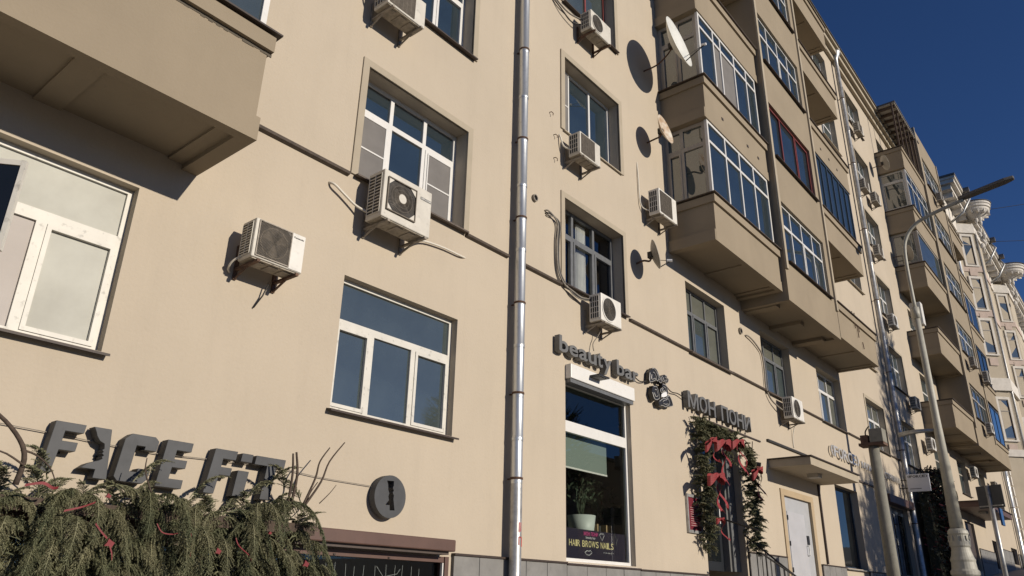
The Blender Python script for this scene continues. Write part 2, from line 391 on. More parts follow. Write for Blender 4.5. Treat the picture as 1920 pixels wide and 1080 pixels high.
# ------------------------------------------------------------------ the long apartment house
house = thing('apartment_building', 'long beige plastered apartment house with stacked glazed bays and dark plinth', 'building', (20, 0, 1.28))
HO = house.location.copy()
class P:                                          # parts are laid out in street coordinates
    pass
def hb(b, name, m, parent=house, **k):
    o = b.build(name, m, parent, **k)
    if parent is house: o.location = Vector(k.get('loc') or (0, 0, 0)) - HO
    return o
def hwin(*a, **k):
    o = window(house, *a, **k); o.location = Vector(o.location) - HO; return o

LV = [6.95, 10.25, 13.6, 16.98, 20.32, 23.75]
holes = [(0.75, 2.885, 3.71, 5.52, .15), (5.64, 7.81, 3.69, 5.465, .15), (5.655, 7.82, 6.98, 8.82, .30), (5.66, 7.84, 10.38, 12.2, .30), (5.66, 7.84, 13.65, 15.5, .30),
         (10.6, 12.78, 2.13, 5.16, .16), (10.59, 12.72, 6.98, 8.79, .30), (10.61, 12.73, 10.36, 12.17, .30), (10.6, 12.7, 13.66, 15.5, .30),
         (15.55, 17.7, 6.93, 8.71, .28), (19.98, 22.18, 6.93, 8.70, .28), (24.5, 26.85, 6.93, 8.72, .28), (29.75, 32.15, 6.93, 8.75, .28),
         (2.2, 7.83, 0.95, 2.06, .10), (15.72, 17.72, 1.9, 5.40, 1.2), (20.2, 22.6, 1.9, 4.36, .12), (24.8, 27.05, 2.57, 5.0, .25), (31.0, 33.2, 2.3, 4.95, .25),
         (44.3, 46.6, 3.2, 5.5, .25), (51.1, 52.9, 3.5, 5.0, .2), (57.3, 59.6, 4.0, 4.96, .2)]
for z in LV[1:]: holes.append((29.7, 31.95, z, z + 1.85, .28))
for z in LV: holes.append((34.75, 36.98, z, z + 1.85, .28))
for x in (40.2, 45.3, 50.6, 56.0): holes.append((x, x + 2.25, 6.95, 8.75, .28))
for z in LV[1:]: holes += [(40.2, 42.45, z, z + 1.85, .28), (50.6, 52.9, z, z + 1.85, .28), (56.0, 58.3, z, z + 1.85, .28)]
wall = wall_mesh(-9, 60.8, -1.5, 26.55, holes)
wall.quad((60.8, 0, -1.5), (60.8, 12, -1.5), (60.8, 12, 26.55), (60.8, 0, 26.55)); wall.quad((-9, 0, -1.5), (-9, 0, 26.55), (-9, 12, 26.55), (-9, 12, -1.5))
hb(wall, 'wall', 'plaster', fix=False)
hb(MB().box(-9.4, 61.2, 0.6, 12.4, 26.96, 27.3), 'roof', 'roof_metal')
hb(MB().box(-9.2, 61.0, -.16, .4, 26.3, 26.55).box(-9.3, 61.1, -.34, .4, 26.55, 26.80).box(-9.4, 61.2, -.46, .55, 26.80, 26.93), 'cornice', 'plaster_trim')
hb(MB().box(-9.4, 61.2, -.52, .6, 26.935, 26.96), 'gutter_edge', 'roof_metal')
hb(MB().box(-8.9, 60.7, 2.5, 2.6, -1.4, 26.5), 'inner_wall', 'room')

# windows of the flat front, seen from left to right
W3C = (0, .335, .665, 1)
hwin(0.75, 3.71, 2.135, 1.81, .12, cols=(0, .30, .645, 1), tr=.66, top=(0, 1), fm='white_worn', gm='glass_frost', sash=(2,), gms={(True, 1): 'glass_frost_pink'}, sill='brown_metal', tilt=0.1, mw=.10, fw=.055)
hwin(5.64, 3.69, 2.17, 1.775, .12, cols=(0, .30, .655, 1), tr=.655, top=(0, 1), fm='white_worn', gm='glass_dark', sash=(0, 2), sill='brown_metal', mw=.085, fw=.055, tilt=.25)
hwin(5.655, 6.98, 2.165, 1.84, .26, cols=W3C, tr=.70, fm='white_pvc', gm='glass_deep', sash=(0, 2), screens=(0, 2), sur=(.115, .025), mw=.07)
hwin(5.66, 10.38, 2.18, 1.82, .26, cols=W3C, tr=.70, fm='white_pvc', gm='glass_deep', sash=(0, 2), sur=(.115, .025), mw=.07, sill='brown_metal')
hwin(5.66, 13.65, 2.18, 1.85, .26, cols=W3C, tr=.70)
shop = hwin(10.6, 2.13, 2.18, 3.03, .10, cols=(0, 1), tr=.74, top=(0, 1), fm='white_pvc', gm='glass_tint', sill='white_pvc', mw=.16, fw=.06, tilt=.05, sill_out=.03)
v2 = hwin(10.59, 6.98, 2.13, 1.81, .26, cols=(0, .30, .655, 1), tr=.68, fm='grey_frame', gm='glass_clear', sash=(0, 1, 2), sur=(.115, .025), mw=.07, sill='brown_metal', tilt=.2)
hwin(10.61, 10.36, 2.12, 1.81, .26, cols=(0, .245, .62, 1), fm='white_pvc', gm='glass_deep', screens=(0,), sur=(.13, .03), sill='plaster_trim', sill_out=.05, mw=.06)
hwin(10.6, 13.66, 2.1, 1.84, .26, cols=(0, .22, .6, 1), fm='red_frame', gm='glass_dark', sur=(.13, .03), sill='brown_metal', sash=(0,), gms={(True, 0): 'screen_mesh'})
for i, (x, wd, z, hgt, fm) in enumerate(((15.55, 2.15, 6.93, 1.78, 'grey_frame'), (19.98, 2.2, 6.93, 1.77, 'grey_frame'), (24.5, 2.35, 6.93, 1.79, 'white_pvc'), (29.75, 2.4, 6.93, 1.82, 'white_pvc'))):
    hwin(x, z, wd, hgt, .22, cols=(0, .33, .67, 1), tr=.66, fm=fm, gm='glass_dark', gms={(False, 0): 'glass_pale', (False, 1): 'glass_pale', (False, 2): 'glass_pale', (True, 2): 'glass_pale' if i != 1 else 'glass_dark'}, sash=(0, 1, 2), sill='ledge_metal', mw=.05, sur=(.12, .02) if i == 3 else None)
for z in LV[1:]: hwin(29.7, z, 2.25, 1.85, .22, cols=(0, .5, 1), tr=.66, fm='white_pvc', gm='glass_dark', mw=.07, sill='plaster_trim')
for z in LV: hwin(34.75, z, 2.23, 1.85, .22, cols=(0, .33, .67, 1), tr=.62, fm='white_pvc', gm='glass_dark', gms={(rng.random() < .5, rng.randrange(3)): 'glass_pale', (True, rng.randrange(3)): 'glass_pale'}, sash=(0, 2), mw=.06, sill='brown_metal', sur=(.1, .02))
for x in (40.2, 45.3, 50.6, 56.0): hwin(x, 6.95, 2.25, 1.8, .22, cols=(0, .5, 1), tr=.62, fm='grey_pvc', gm='glass_dark', mw=.06, sill='brown_metal')
for z in LV[1:]:
    for x in (40.2, 50.6, 56.0): hwin(x, z, 2.28 if x > 50 else 2.25, 1.85, .22, cols=(0, .5, 1), tr=.62, fm='white_pvc', gm='glass_dark', mw=.06, sill='brown_metal')
hwin(24.8, 2.57, 2.25, 2.43, .2, cols=(0, 1), fm='navy_frame', gm='glass_shop', sill='stone', tilt=.05)
hwin(51.1, 3.5, 1.8, 1.5, .15, cols=(0, 1), fm='brown_frame', gm='glass_shop', sill=None)
hwin(57.3, 4.0, 2.3, .96, .15, cols=(0, 1), fm='brown_frame', gm='glass_shop', sill=None)

# string course: thin capped ledge broken by the windows
for a, c in ((-9, .6), (3.42, 5.5), (7.88, 8.92), (9.22, 10.45), (12.86, 15.5), (15.5, 17.75), (17.76, 19.9), (19.98, 22.2), (22.26, 24.4), (26.92, 29.6), (32.3, 33.55)):
    b = MB(); z = 6.915 + rng.uniform(-.006, .006)
    b.v += [(a, 0, z + .045), (c, 0, z + .045), (c, -.075, z + .02), (a, -.075, z + .02), (a, 0, z - .03), (c, 0, z - .03), (c, -.06, z - .012), (a, -.06, z - .012)]
    b.f += [(0, 1, 2, 3), (4, 7, 6, 5), (2, 6, 7, 3), (0, 3, 7, 4), (1, 5, 6, 2)]
    hb(b, 'string_course', 'ledge_metal')
hb(MB().box(27.2, 30.2, -.05, .01, 5.37, 5.43), 'string_course', 'ledge_metal')
# plinth of grey slabs, stepping up with the street
def plinth(x0, x1, zt, n):
    cap = hb(MB().box(x0, x1, -.075, .01, zt - .0, zt + .03), 'plinth_cap', 'brown_metal')
    w = (x1 - x0) / n
    back = hb(MB().box(x0, x1, -.025, .01, gz(x0) - .4, zt - .001), 'plinth_bed', 'stone_joint')
    for i in range(n):
        xa = x0 + i * w; zb = gz(xa) - .3; zm = zt - .62
        for lo, hi in ((zm + .006, zt - .004), (zb, zm - .006)):
            MB().box(xa + .006, xa + w - .006, -.05 - rng.uniform(0, .004), -.024, lo, hi).build('slab', 'stone', back)
plinth(7.92, 10.55, 2.085, 5); plinth(10.55, 12.85, 2.07, 4); plinth(12.85, 15.6, 2.06, 5); plinth(17.8, 20.1, 2.62, 4); plinth(22.72, 24.75, 2.55, 4); plinth(27.1, 30.9, 2.52, 7)
plinth(38.6, 44.1, 4.1, 9); plinth(46.8, 51.0, 4.3, 7); plinth(53.0, 57.2, 4.66, 7); plinth(59.7, 60.8, 4.66, 2)

# ------------------------------------------------------------------ balconies and bays of the house
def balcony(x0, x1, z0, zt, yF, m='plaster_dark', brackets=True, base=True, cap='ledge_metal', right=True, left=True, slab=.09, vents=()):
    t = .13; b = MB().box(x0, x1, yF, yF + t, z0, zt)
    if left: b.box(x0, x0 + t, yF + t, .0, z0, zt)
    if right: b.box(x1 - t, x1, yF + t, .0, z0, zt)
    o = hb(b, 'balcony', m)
    MB().box(x0 + (t if left else 0), x1 - (t if right else 0), yF + t, 0, z0 + slab, z0 + slab + .14).build('slab', m, o)
    f = MB().box(x0 - .05, x1 + .05, yF - .055, yF - .001, zt - .22, zt - .03)
    if left: f.box(x0 - .05, x0 - .001, yF - .001, -.002, zt - .22, zt - .03)
    if right: f.box(x1 + .001, x1 + .05, yF - .001, -.002, zt - .22, zt - .03)
    f.build('moulding', m, o)
    c = MB().box(x0 - .10, x1 + .10, yF - .10, yF + t + .02, zt + .001, zt + .022)
    if left: c.box(x0 - .10, x0 + t + .02, yF + t + .02, -.002, zt + .001, zt + .022)
    if right: c.box(x1 - t - .02, x1 + .10, yF + t + .02, -.002, zt + .001, zt + .022)
    c.build('cap', cap, o)
    if base:
        if left: MB().box(x0 - .055, x0 - .001, yF + .003, -.002, z0 + .002, z0 + .28).build('base_band', m, o)
        if right: MB().box(x1 + .001, x1 + .055, yF + .003, -.002, z0 + .002, z0 + .28).build('base_band', m, o)
    if brackets:
        w = x1 - x0
        for u in (0.0, .5, 1.0):
            xc = x0 + .17 + (w - .34) * u
            MB().box(xc - .13, xc + .13, yF + t + .001, -.001, z0 + slab - .03, z0 + slab - .002).build('bracket', m, o)
    for x, z in vents: MB().box(x - .05, x + .05, yF - .012, yF - .001, z - .035, z + .035).build('vent', 'brown_metal', o)
    return o
def glazing(bal, x0, x1, z0, z1, yF, front, side=None, fm='white_pvc', sm='grey_pvc', gm='glass_deep', sgm='glass_dark', tr=.70, str_=.70, **k):
    """glass front and glass end wall closing a balcony; the frames become pieces of that balcony"""
    w = window(bal, x0, z0, x1 - x0, z1 - z0, yF + .03, cols=front, tr=tr, fm=fm, gm=gm, sill=None, mw=.06, fw=.07, tilt=.35, **k)
    if side: window(bal, x0 + .03, z0, -(yF + .10), z1 - z0, -.001, cols=side, tr=str_, fm=sm, gm=sgm, sill=None, mw=.09, fw=.09, rotz=-math.pi / 2, tilt=.6, sash=(0,))
def reparent(bal):
    """glazing frames sit directly under the house so that their panes are its sub-parts"""
    for ch in list(bal.children):
        if ch.name.startswith('window'): ch.parent = house; ch.location = Vector(ch.location) + Vector(bal.location)
def bx(bal): # balcony meshes are in street coordinates, their origin at the house
    return bal

# balcony over the first shop, top left
b0 = balcony(.30, 3.40, 5.93, 7.25, -1.2, cap='brown_metal')
glazing(b0, .45, 3.36, 7.30, 9.2, -1.17, (0, .25, .5, .75, 1), fm='white_pvc', gm='glass_dark', tr=None); reparent(b0)
# crumbling groove under its moulding
b = MB(); pr = random.Random(3)
for i in range(70):
    x = .4 + i * .0435; b.box(x, x + .05, -1.203 - pr.uniform(0, .004), -1.196, 7.0 - pr.uniform(.0, .018), 7.025 + pr.uniform(-.006, .004))
b.build('crack', 'crack', b0)

# first stack: glazed balconies, closed bay, open balconies
F1 = 3.33
for k in range(5):
    z = 9.17 + F1 * k
    bal = balcony(14.85, 18.72, z, z + 1.2, -1.2, brackets=(k == 0), slab=.09, vents=((15.85, z + .47), (17.4, z + .45), (18.1, z + .42)) if k == 1 else ())
    if k == 0:
        glazing(bal, 14.93, 18.66, 10.40, 12.49, -1.2, (0, .27, .5, .74, 1), (0, .42, 1), tr=.72); reparent(bal)
    if k == 1:
        glazing(bal, 14.93, 18.60, 13.73, 15.82, -1.2, (0, .24, .36, .6, .82, 1), (0, .5, 1), tr=.80, gms={(True, 1): 'screen_mesh', (True, 2): 'screen_mesh'}); reparent(bal)
    if k >= 3:
        glazing(bal, 14.93, 18.66, z + 1.23, z + F1, -1.2, (0, .27, .5, .74, 1), (0, .42, 1), tr=.72); reparent(bal)
def bay(x0, x1, z0, z1, y, wins, ww, wx, fms, gms_):
    hs = [(wx, wx + ww, z, z + h, .10) for z, h in wins]
    b = wall_mesh(x0, x1, z0, z1, hs, y=y)
    b.quad((x0, y, z0), (x0, y, z1), (x0, 0, z1), (x0, 0, z0)); b.quad((x1, y, z0), (x1, 0, z0), (x1, 0, z1), (x1, y, z1))
    b.quad((x0, y, z1), (x1, y, z1), (x1, 0, z1), (x0, 0, z1))
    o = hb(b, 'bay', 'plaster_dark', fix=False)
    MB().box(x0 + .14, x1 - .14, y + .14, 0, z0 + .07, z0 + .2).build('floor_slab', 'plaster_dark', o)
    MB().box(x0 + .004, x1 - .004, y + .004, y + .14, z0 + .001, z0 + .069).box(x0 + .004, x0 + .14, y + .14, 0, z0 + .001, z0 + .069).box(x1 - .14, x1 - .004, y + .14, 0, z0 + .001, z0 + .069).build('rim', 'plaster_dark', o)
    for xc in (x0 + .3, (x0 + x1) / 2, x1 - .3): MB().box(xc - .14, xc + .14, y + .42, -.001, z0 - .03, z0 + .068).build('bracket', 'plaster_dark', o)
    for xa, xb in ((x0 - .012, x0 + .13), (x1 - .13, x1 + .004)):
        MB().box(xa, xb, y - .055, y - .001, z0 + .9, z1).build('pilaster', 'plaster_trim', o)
    for i, (z, h) in enumerate(wins):
        wn = window(house, wx, z, ww, h, y + .08, cols=(0, .24, .5, .76, 1) if fms[i] != 'red_frame' else (0, .30, .65, 1), tr=.64 if fms[i] != 'red_frame' else None, fm=fms[i], gm=gms_[i], mw=.055, sill='brown_metal', wy=y, sash=(0, 2), tilt=.4)
        wn.location = Vector(wn.location) - HO
    return o
bay(18.82, 22.98, 8.93, 26.3, -1.33, [(10.15, 1.85), (13.48, 1.85), (16.85, 1.85), (20.2, 1.85), (23.5, 1.85)], 3.42, 19.12,
    ['white_pvc', 'red_frame', 'white_pvc', 'white_pvc', 'white_pvc'], ['glass_deep'] * 5)
for k in range(5):
    z = 9.03 + 3.32 * k
    bal = balcony(23.02, 26.95, z, z + 1.12, -1.33, brackets=True, left=False, slab=.06, base=False, vents=((23.9, z + .42), (24.75, z + .42), (25.6, z + .4)) if k == 2 else ())
    if k == 1:
        glazing(bal, 23.1, 26.9, z + 1.15, z + F1 - .02, -1.33, (0, .17, .34, .5, .67, .84, 1), None, fm='navy_frame', gm='glass_deep', tr=None); reparent(bal)
rb = hb(MB().tube([(24.5, -1.36, 10.30), (24.62, -1.37, 9.75)], .014, 5).tube([(24.75, -1.36, 10.32), (24.85, -1.37, 9.7), (24.86, -1.37, 9.5)], .014, 5).tube([(24.98, -1.36, 10.25), (25.0, -1.37, 9.72)], .014, 5).tube([(25.25, -1.36, 9.45), (25.27, -1.37, 9.22)], .014, 5), 'bare_rebar', 'bracket_rust')

# second stack, farther up the street
ZB = [9.1, 12.6, 16.02, 19.15, 22.7]
for k, z in enumerate(ZB):
    bal = balcony(39.2, 43.9, z, z + 1.3, -1.3, brackets=(k == 0))
    if k == 2: glazing(bal, 39.28, 43.86, z + 1.33, ZB[3] - .02, -1.3, (0, 1), (0, 1), tr=None, str_=None, fm='grey_pvc', gm='glass_dark'); reparent(bal)
    if k == 3: glazing(bal, 39.28, 43.86, z + 1.33, ZB[4] - .02, -1.3, (0, .25, .5, .75, 1), (0, 1), str_=.74, sm='white_worn'); reparent(bal)
bay(43.95, 49.6, 9.0, 27.7, -1.36, [(10.6, 1.85), (14.2, 1.8), (17.6, 1.8), (20.8, 1.85), (24.3, 1.85)], 4.3, 44.9,
    ['grey_pvc', 'white_pvc', 'white_pvc', 'white_pvc', 'white_pvc'], ['glass_dark'] * 5)
for k, z in enumerate([9.05, 12.6, 16.02, 19.4, 22.75]):
    bal = balcony(49.64, 54.0, z, z + 1.2, -1.33, brackets=True, left=False, slab=.06, base=False)
    if k in (0, 1): glazing(bal, 49.7, 53.95, z + 1.23, z + 3.4, -1.33, (0, .3, .65, 1), None, fm='navy_frame', gm='blue_panel' if k == 0 else 'glass_deep', tr=None); reparent(bal)
    if k == 2: glazing(bal, 49.7, 53.95, z + 1.23, z + 3.3, -1.33, (0, .5, 1), None, fm='white_pvc', tr=None); reparent(bal)
# shed roof with bare joists over its top balcony
pg = hb(MB().box(39.5, 44.8, -1.40, -.1, 26.98, 27.05), 'balcony_roof', 'roof_metal')
MB().box(39.55, 44.75, -1.36, -.12, 26.92, 26.978).build('boarding', 'canvas', pg)
for i in range(8): MB().box(39.7 + i * .66, 39.82 + i * .66, -1.34, -.05, 26.78, 26.918).build('joist', 'wood_brown', pg)
for i in range(5): MB().box(39.25 + i * 1.12, 39.33 + i * 1.12, -1.28, -1.20, 24.03, 26.778).build('post', 'wood_brown', pg)

# ------------------------------------------------------------------ shop fronts, doors and canopies of the house
sb = hb(MB().prism([(0, 0)], 0, 0) if False else MB().box(10.60, 12.76, -.13, -.001, 5.17, 5.43), 'shutter_box', 'shutter_white', bevel=.012)
MB().box(10.62, 12.74, -.10, .09, 5.10, 5.168).build('shutter_slot', 'grey_frame', sb)
# room behind the beauty shop window
rm = hb(MB().box(10.35, 10.42, .3, 2.4, 1.9, 5.3).box(14.8, 14.87, .3, 2.4, 1.9, 5.3).box(10.43, 14.79, .3, 2.29, 2.0, 2.06).box(10.43, 14.79, .3, 2.29, 5.24, 5.3).box(10.43, 14.79, 2.3, 2.4, 2.0, 5.3), 'shop_room', 'room_green')
bl = hb(MB().box(10.66, 12.28, .26, .275, 3.72, 4.36), 'roller_blind', 'blind'); MB().box(10.66, 12.28, .25, .285, 3.69, 3.719).build('bottom_bar', 'white_pvc', bl)
ps = hb(MB().box(10.70, 12.70, .172, .176, 2.2, 2.68), 'window_poster', 'poster')
word('HAIR BROWS NAILS', 'poster_yellow', ps, 10.92, 12.30, 2.395, 2.50, .168, .171, 'lettering', gap=.16)
word('МОН ПОНИ', 'poster_pink', ps, 11.36, 11.80, 2.585, 2.65, .168, .171, 'lettering', bold=.02)
word('beauty bar', 'poster_white', ps, 11.42, 11.72, 2.535, 2.575, .168, .171, 'lettering')
word('+7 495 780 44 77', 'poster_white', ps, 11.96, 12.30, 2.32, 2.335, .168, .171, 'lettering')
def outline(pts, r, y): return MB().tube([(x, y, z) for x, z in pts] + [(pts[0][0], y, pts[0][1])], r, 4)
outline([(11.85, 2.62), (11.90, 2.655), (11.93, 2.63), (11.96, 2.655), (12.0, 2.62), (11.93, 2.53)], .006, .168).build('heart_mark', 'poster_white', ps)
outline([(11.38, 2.305), (11.45, 2.34), (11.50, 2.33), (11.55, 2.345), (11.60, 2.31), (11.52, 2.265), (11.44, 2.27)], .006, .168).build('lips_mark', 'poster_white', ps)
outline([(12.30, 2.60), (12.33, 2.68), (12.37, 2.61), (12.43, 2.58), (12.38, 2.47), (12.31, 2.51)], .006, .168).build('hair_mark', 'sign_face', ps)
# brown roller shutter over the first shop window
aw = hb(MB().prism([(0, 0)], 0, 0) if False else MB().box(2.0, 7.72, -.27, -.001, 2.115, 2.265), 'shutter_housing', 'shutter_brown', bevel=.015)
MB().box(2.05, 7.66, -.20, -.01, 2.075, 2.114).build('housing_underside', 'brown_frame', aw)
fr = hb(MB().box(2.2, 7.75, -.03, .09, 1.985, 2.059).box(7.755, 7.829, -.045, .09, .96, 2.06).box(2.2, 2.26, -.03, .09, .96, 1.984), 'shop_frame', 'shutter_brown')
MB().box(7.715, 7.735, -.04, -.001, .96, 1.98).build('white_guide', 'white_pvc', fr)
for x in (5.9, 6.75): MB().box(x, x + .03, -.042, -.031, 1.99, 2.01).build('clip', 'brown_metal', fr)
hb(MB().quad((2.26, .054, .96), (7.71, .054, .96), (7.71, .054, 1.984), (2.26, .054, 1.984)), 'shop_pane', 'glass_tint', fix=False)
hb(MB().box(2.2, 7.83, .9, .95, .5, 2.1), 'shop_back_wall', 'room')
# dressed-up entrance: dark leaf standing open, steps and jamb
dr = hb(MB().box(15.80, 17.25, .35, .41, 2.2, 5.2), 'door', 'door_dark')
MB().box(15.95, 17.1, .340, .349, 2.4, 5.0).build('door_glass', 'glass_shop', dr)
MB().tube([(17.02, .33, 3.2), (17.02, .26, 3.22), (17.02, .26, 3.75), (17.02, .33, 3.78)], .018, 6).build('handle', 'zinc_dull', dr)
hb(MB().box(17.26, 17.34, .2, .5, 2.2, 5.2), 'door_jamb', 'sign_face')
hb(MB().box(17.35, 17.72, .15, .2, 2.2, 5.3), 'side_panel', 'grey_frame')
for i in range(4): hb(MB().box(15.74, 17.70, -1.1 + i * .33, .9, gz(15.7) - .2 + (i - 0) * .0, gz(15.7) + .22 * (i + 1)), 'step', 'plaster_yellow')
rl = hb(MB().tube([(15.85, -1.1, 2.95), (15.85, -.05, 3.3)], .02, 6), 'step_railing', 'cable_black')
rl2 = MB().tube([(17.6, -1.15, 2.1), (17.6, -.05, 3.0)], .022, 6)
for i in range(6): rl2.tube([(17.6, -1.1 + i * .2, 1.2), (17.6, -1.1 + i * .2, 2.12 + i * .165)], .012, 5)
hb(rl2, 'step_railing', 'cable_black')
rl3 = MB().tube([(15.78, -1.15, 2.5), (17.6, -1.15, 2.1)], .02, 6)
for i in range(9): rl3.tube([(15.8 + i * .22, -1.15, 1.1), (15.8 + i * .22, -1.15, 2.5 - i * .05)], .011, 5)
hb(rl3, 'step_railing', 'cable_black')
hb(MB().box(15.7, 19.2, -.03, -.001, 5.395, 5.43), 'lintel_bar', 'brown_metal')
# grey metal door under a canopy
d2 = hb(MB().box(20.42, 22.38, .05, .10, 1.9, 4.2), 'door', 'door_grey')
MB().box(20.66, 21.9, .035, .049, 1.95, 3.82).build('door_leaf', 'door_light', d2)
MB().tube([(21.86, .03, 2.75), (21.86, -.03, 2.76), (21.86, -.03, 3.0), (21.86, .03, 3.01)], .015, 6).build('handle', 'zinc_dull', d2)
MB().box(21.95, 22.12, .03, .049, 3.05, 3.28).build('intercom', 'sign_black', d2)
for z in (2.3, 2.95, 3.6): MB().box(20.64, 20.68, .02, .034, z, z + .12).build('hinge', 'sign_black', d2)
hb(MB().box(20.2, 20.41, -.03, .11, 1.9, 4.2).box(22.39, 22.6, -.03, .11, 1.9, 4.2).box(20.2, 22.6, -.03, .11, 4.201, 4.36), 'door_frame', 'plaster_yellow')
cp = hb(MB().box(19.6, 23.5, -1.1, -.001, 4.80, 5.0), 'canopy', 'plaster_trim', bevel=.006)
MB().box(19.55, 23.55, -1.15, -.002, 5.003, 5.03).build('canopy_cap', 'brown_metal', cp)
MB().box(21.1, 21.4, -.75, -.45, 4.70, 4.798).build('canopy_lamp', 'canvas', cp)
hb(MB().box(19.65, 23.1, -.06, -.001, 5.50, 5.555), 'cable_tray', 'cable_black')
hb(MB().box(23.18, 23.26, -.05, -.001, 2.6, 4.79), 'cable_duct', 'brown_metal')
# barber's door with roller box
d3 = hb(MB().box(31.05, 33.15, .12, .18, 2.3, 4.95), 'door', 'navy_frame')
for x in (31.2, 32.2): MB().box(x, x + .8, .10, .119, 2.6, 4.7).build('door_glass', 'glass_shop', d3)
s3 = hb(MB().box(29.9, 33.3, -.30, -.001, 4.95, 5.25), 'shutter_box', 'shutter_brown', bevel=.02)
hb(MB().box(44.35, 46.55, .12, .18, 3.2, 5.5), 'door', 'brown_frame')
c2 = hb(MB().box(42.6, 50.2, -1.3, -.001, 5.95, 6.2), 'canopy', 'shutter_brown')
MB().box(42.5, 50.3, -1.36, -.002, 6.203, 6.24).build('canopy_cap', 'brown_metal', c2)
MB().box(44.9, 45.5, -.9, -.6, 5.87, 5.948).build('canopy_lamp', 'canvas', c2)
# room and curtains behind the second-floor corner window
cr = MB(); zz0, zz1 = 7.04, 8.72
for x0, x1 in ((10.92, 11.16), (11.52, 11.86)):
    n = 28
    for i in range(n):
        xa, xb = x0 + (x1 - x0) * i / n, x0 + (x1 - x0) * (i + 1) / n
        ya, yb = .39 + .025 * math.sin(i * 1.6), .39 + .025 * math.sin((i + 1) * 1.6)
        cr.quad((xa, ya, zz0), (xb, yb, zz0), (xb, yb, zz1), (xa, ya, zz1))
hb(cr, 'curtain', 'curtain', smooth=True)
hb(MB().box(10.4, 12.95, 1.6, 1.66, 6.7, 9.0), 'room_wall', 'room')
# wall openings and hooks
for x, z, r in ((9.645, 8.36, .07), (18.58, 8.26, .09)):
    b = MB().ring(x, z, r * .72, r, -.05, .0, 20); o = hb(b, 'vent_hole', 'cable_grey'); MB().disc(x, z, r * .73, -.012, -.006, 20).build('hole', 'ac_dark', o)
for x, z in ((10.11, 10.5), (10.25, 10.05), (10.25, 9.52)):
    hb(MB().tube([(x, 0, z), (x + .01, -.05, z), (x + .05, -.06, z - .02), (x + .04, -.06, z - .07)], .009, 5), 'wall_hook', 'rust')

# ------------------------------------------------------------------ downpipes
def downpipe(x, y, r, zt, zb, joints, label, m='zinc', hopper=False, low=None):
    t = thing('downpipe', label, 'drainpipe', (x, y, zb), group='downpipes on the house front')
    js = [zt] + sorted([j for j in joints if zb < j < zt], reverse=True) + [zb]
    for i in range(len(js) - 1):
        a, c = js[i] - zb, js[i + 1] - zb; rr = r * (1 + .03 * (i % 2))
        mm = low if (low and i >= len(js) - 2) else m
        MB().lathe([(rr * .97, a), (rr, a - .03), (rr, c + .05), (rr * 1.045, c + .045), (rr * 1.05, c + .012), (rr * 1.02, c - .012)], n=20).build('pipe_section', mm, t, smooth=True)
        dx = rng.uniform(-.004, .004)
        if i < len(js) - 2 and i % 2 == 0:
            MB().lathe([(r * 1.04, c + .085), (r * 1.13, c + .08), (r * 1.13, c + .055), (r * 1.04, c + .05)], n=20).build('clamp', 'rust', t, smooth=False)
            MB().box(-.015, .015, 0, -y, c + .058, c + .078).build('stay', 'bracket_rust', t)
    if hopper:
        h = zt - zb
        MB().lathe([(r, h), (r, h + .12), (r * 1.1, h + .5), (r * 2.6, h + .78), (r * 2.7, h + 1.05), (r * 2.5, h + 1.05)], n=16).build('hopper', 'zinc_dull', t, smooth=True)
    return t
dp = downpipe(9.085, -.17, .088, 26.2, .55, [24.5, 23, 21.4, 19.6, 18, 16.2, 14.5, 12.6, 11.2, 10.155, 9.2, 8.281, 7.6, 7.033, 6.019, 5.322, 4.492, 3.82, 3.173], 'shiny galvanised downpipe crossing the plain wall left of the shops', low='zinc_dull')
gl = MB()
for dx, z0, z1 in ((-.035, 2.46, 2.60), (.0, 2.47, 2.60), (-.035, 2.28, 2.40), (.0, 2.38, 2.40), (.02, 2.26, 2.39)):
    gl.box(dx, dx + .014, -.0935, -.088, z0 - .55, z1 - .55)
gl.box(-.03, .02, -.0935, -.088, 2.385 - .55, 2.40 - .55)
gl.build('red_scrawl', 'graffiti', dp)
downpipe(33.25, -.2, .105, 25.9, gz(33) , [24, 22.2, 20.4, 18.6, 17, 15.4, 13.6, 12, 10.4, 8.8, 7.2, 5.6, 4.4], 'tall galvanised downpipe with funnel top beside the first bay stack', m='zinc_dull', hopper=True)
downpipe(60.2, -.2, .13, 26.0, gz(60), [23, 20, 17, 14, 11.5, 9.5, 7.5, 6], 'far downpipe at the junction with the ornate house')

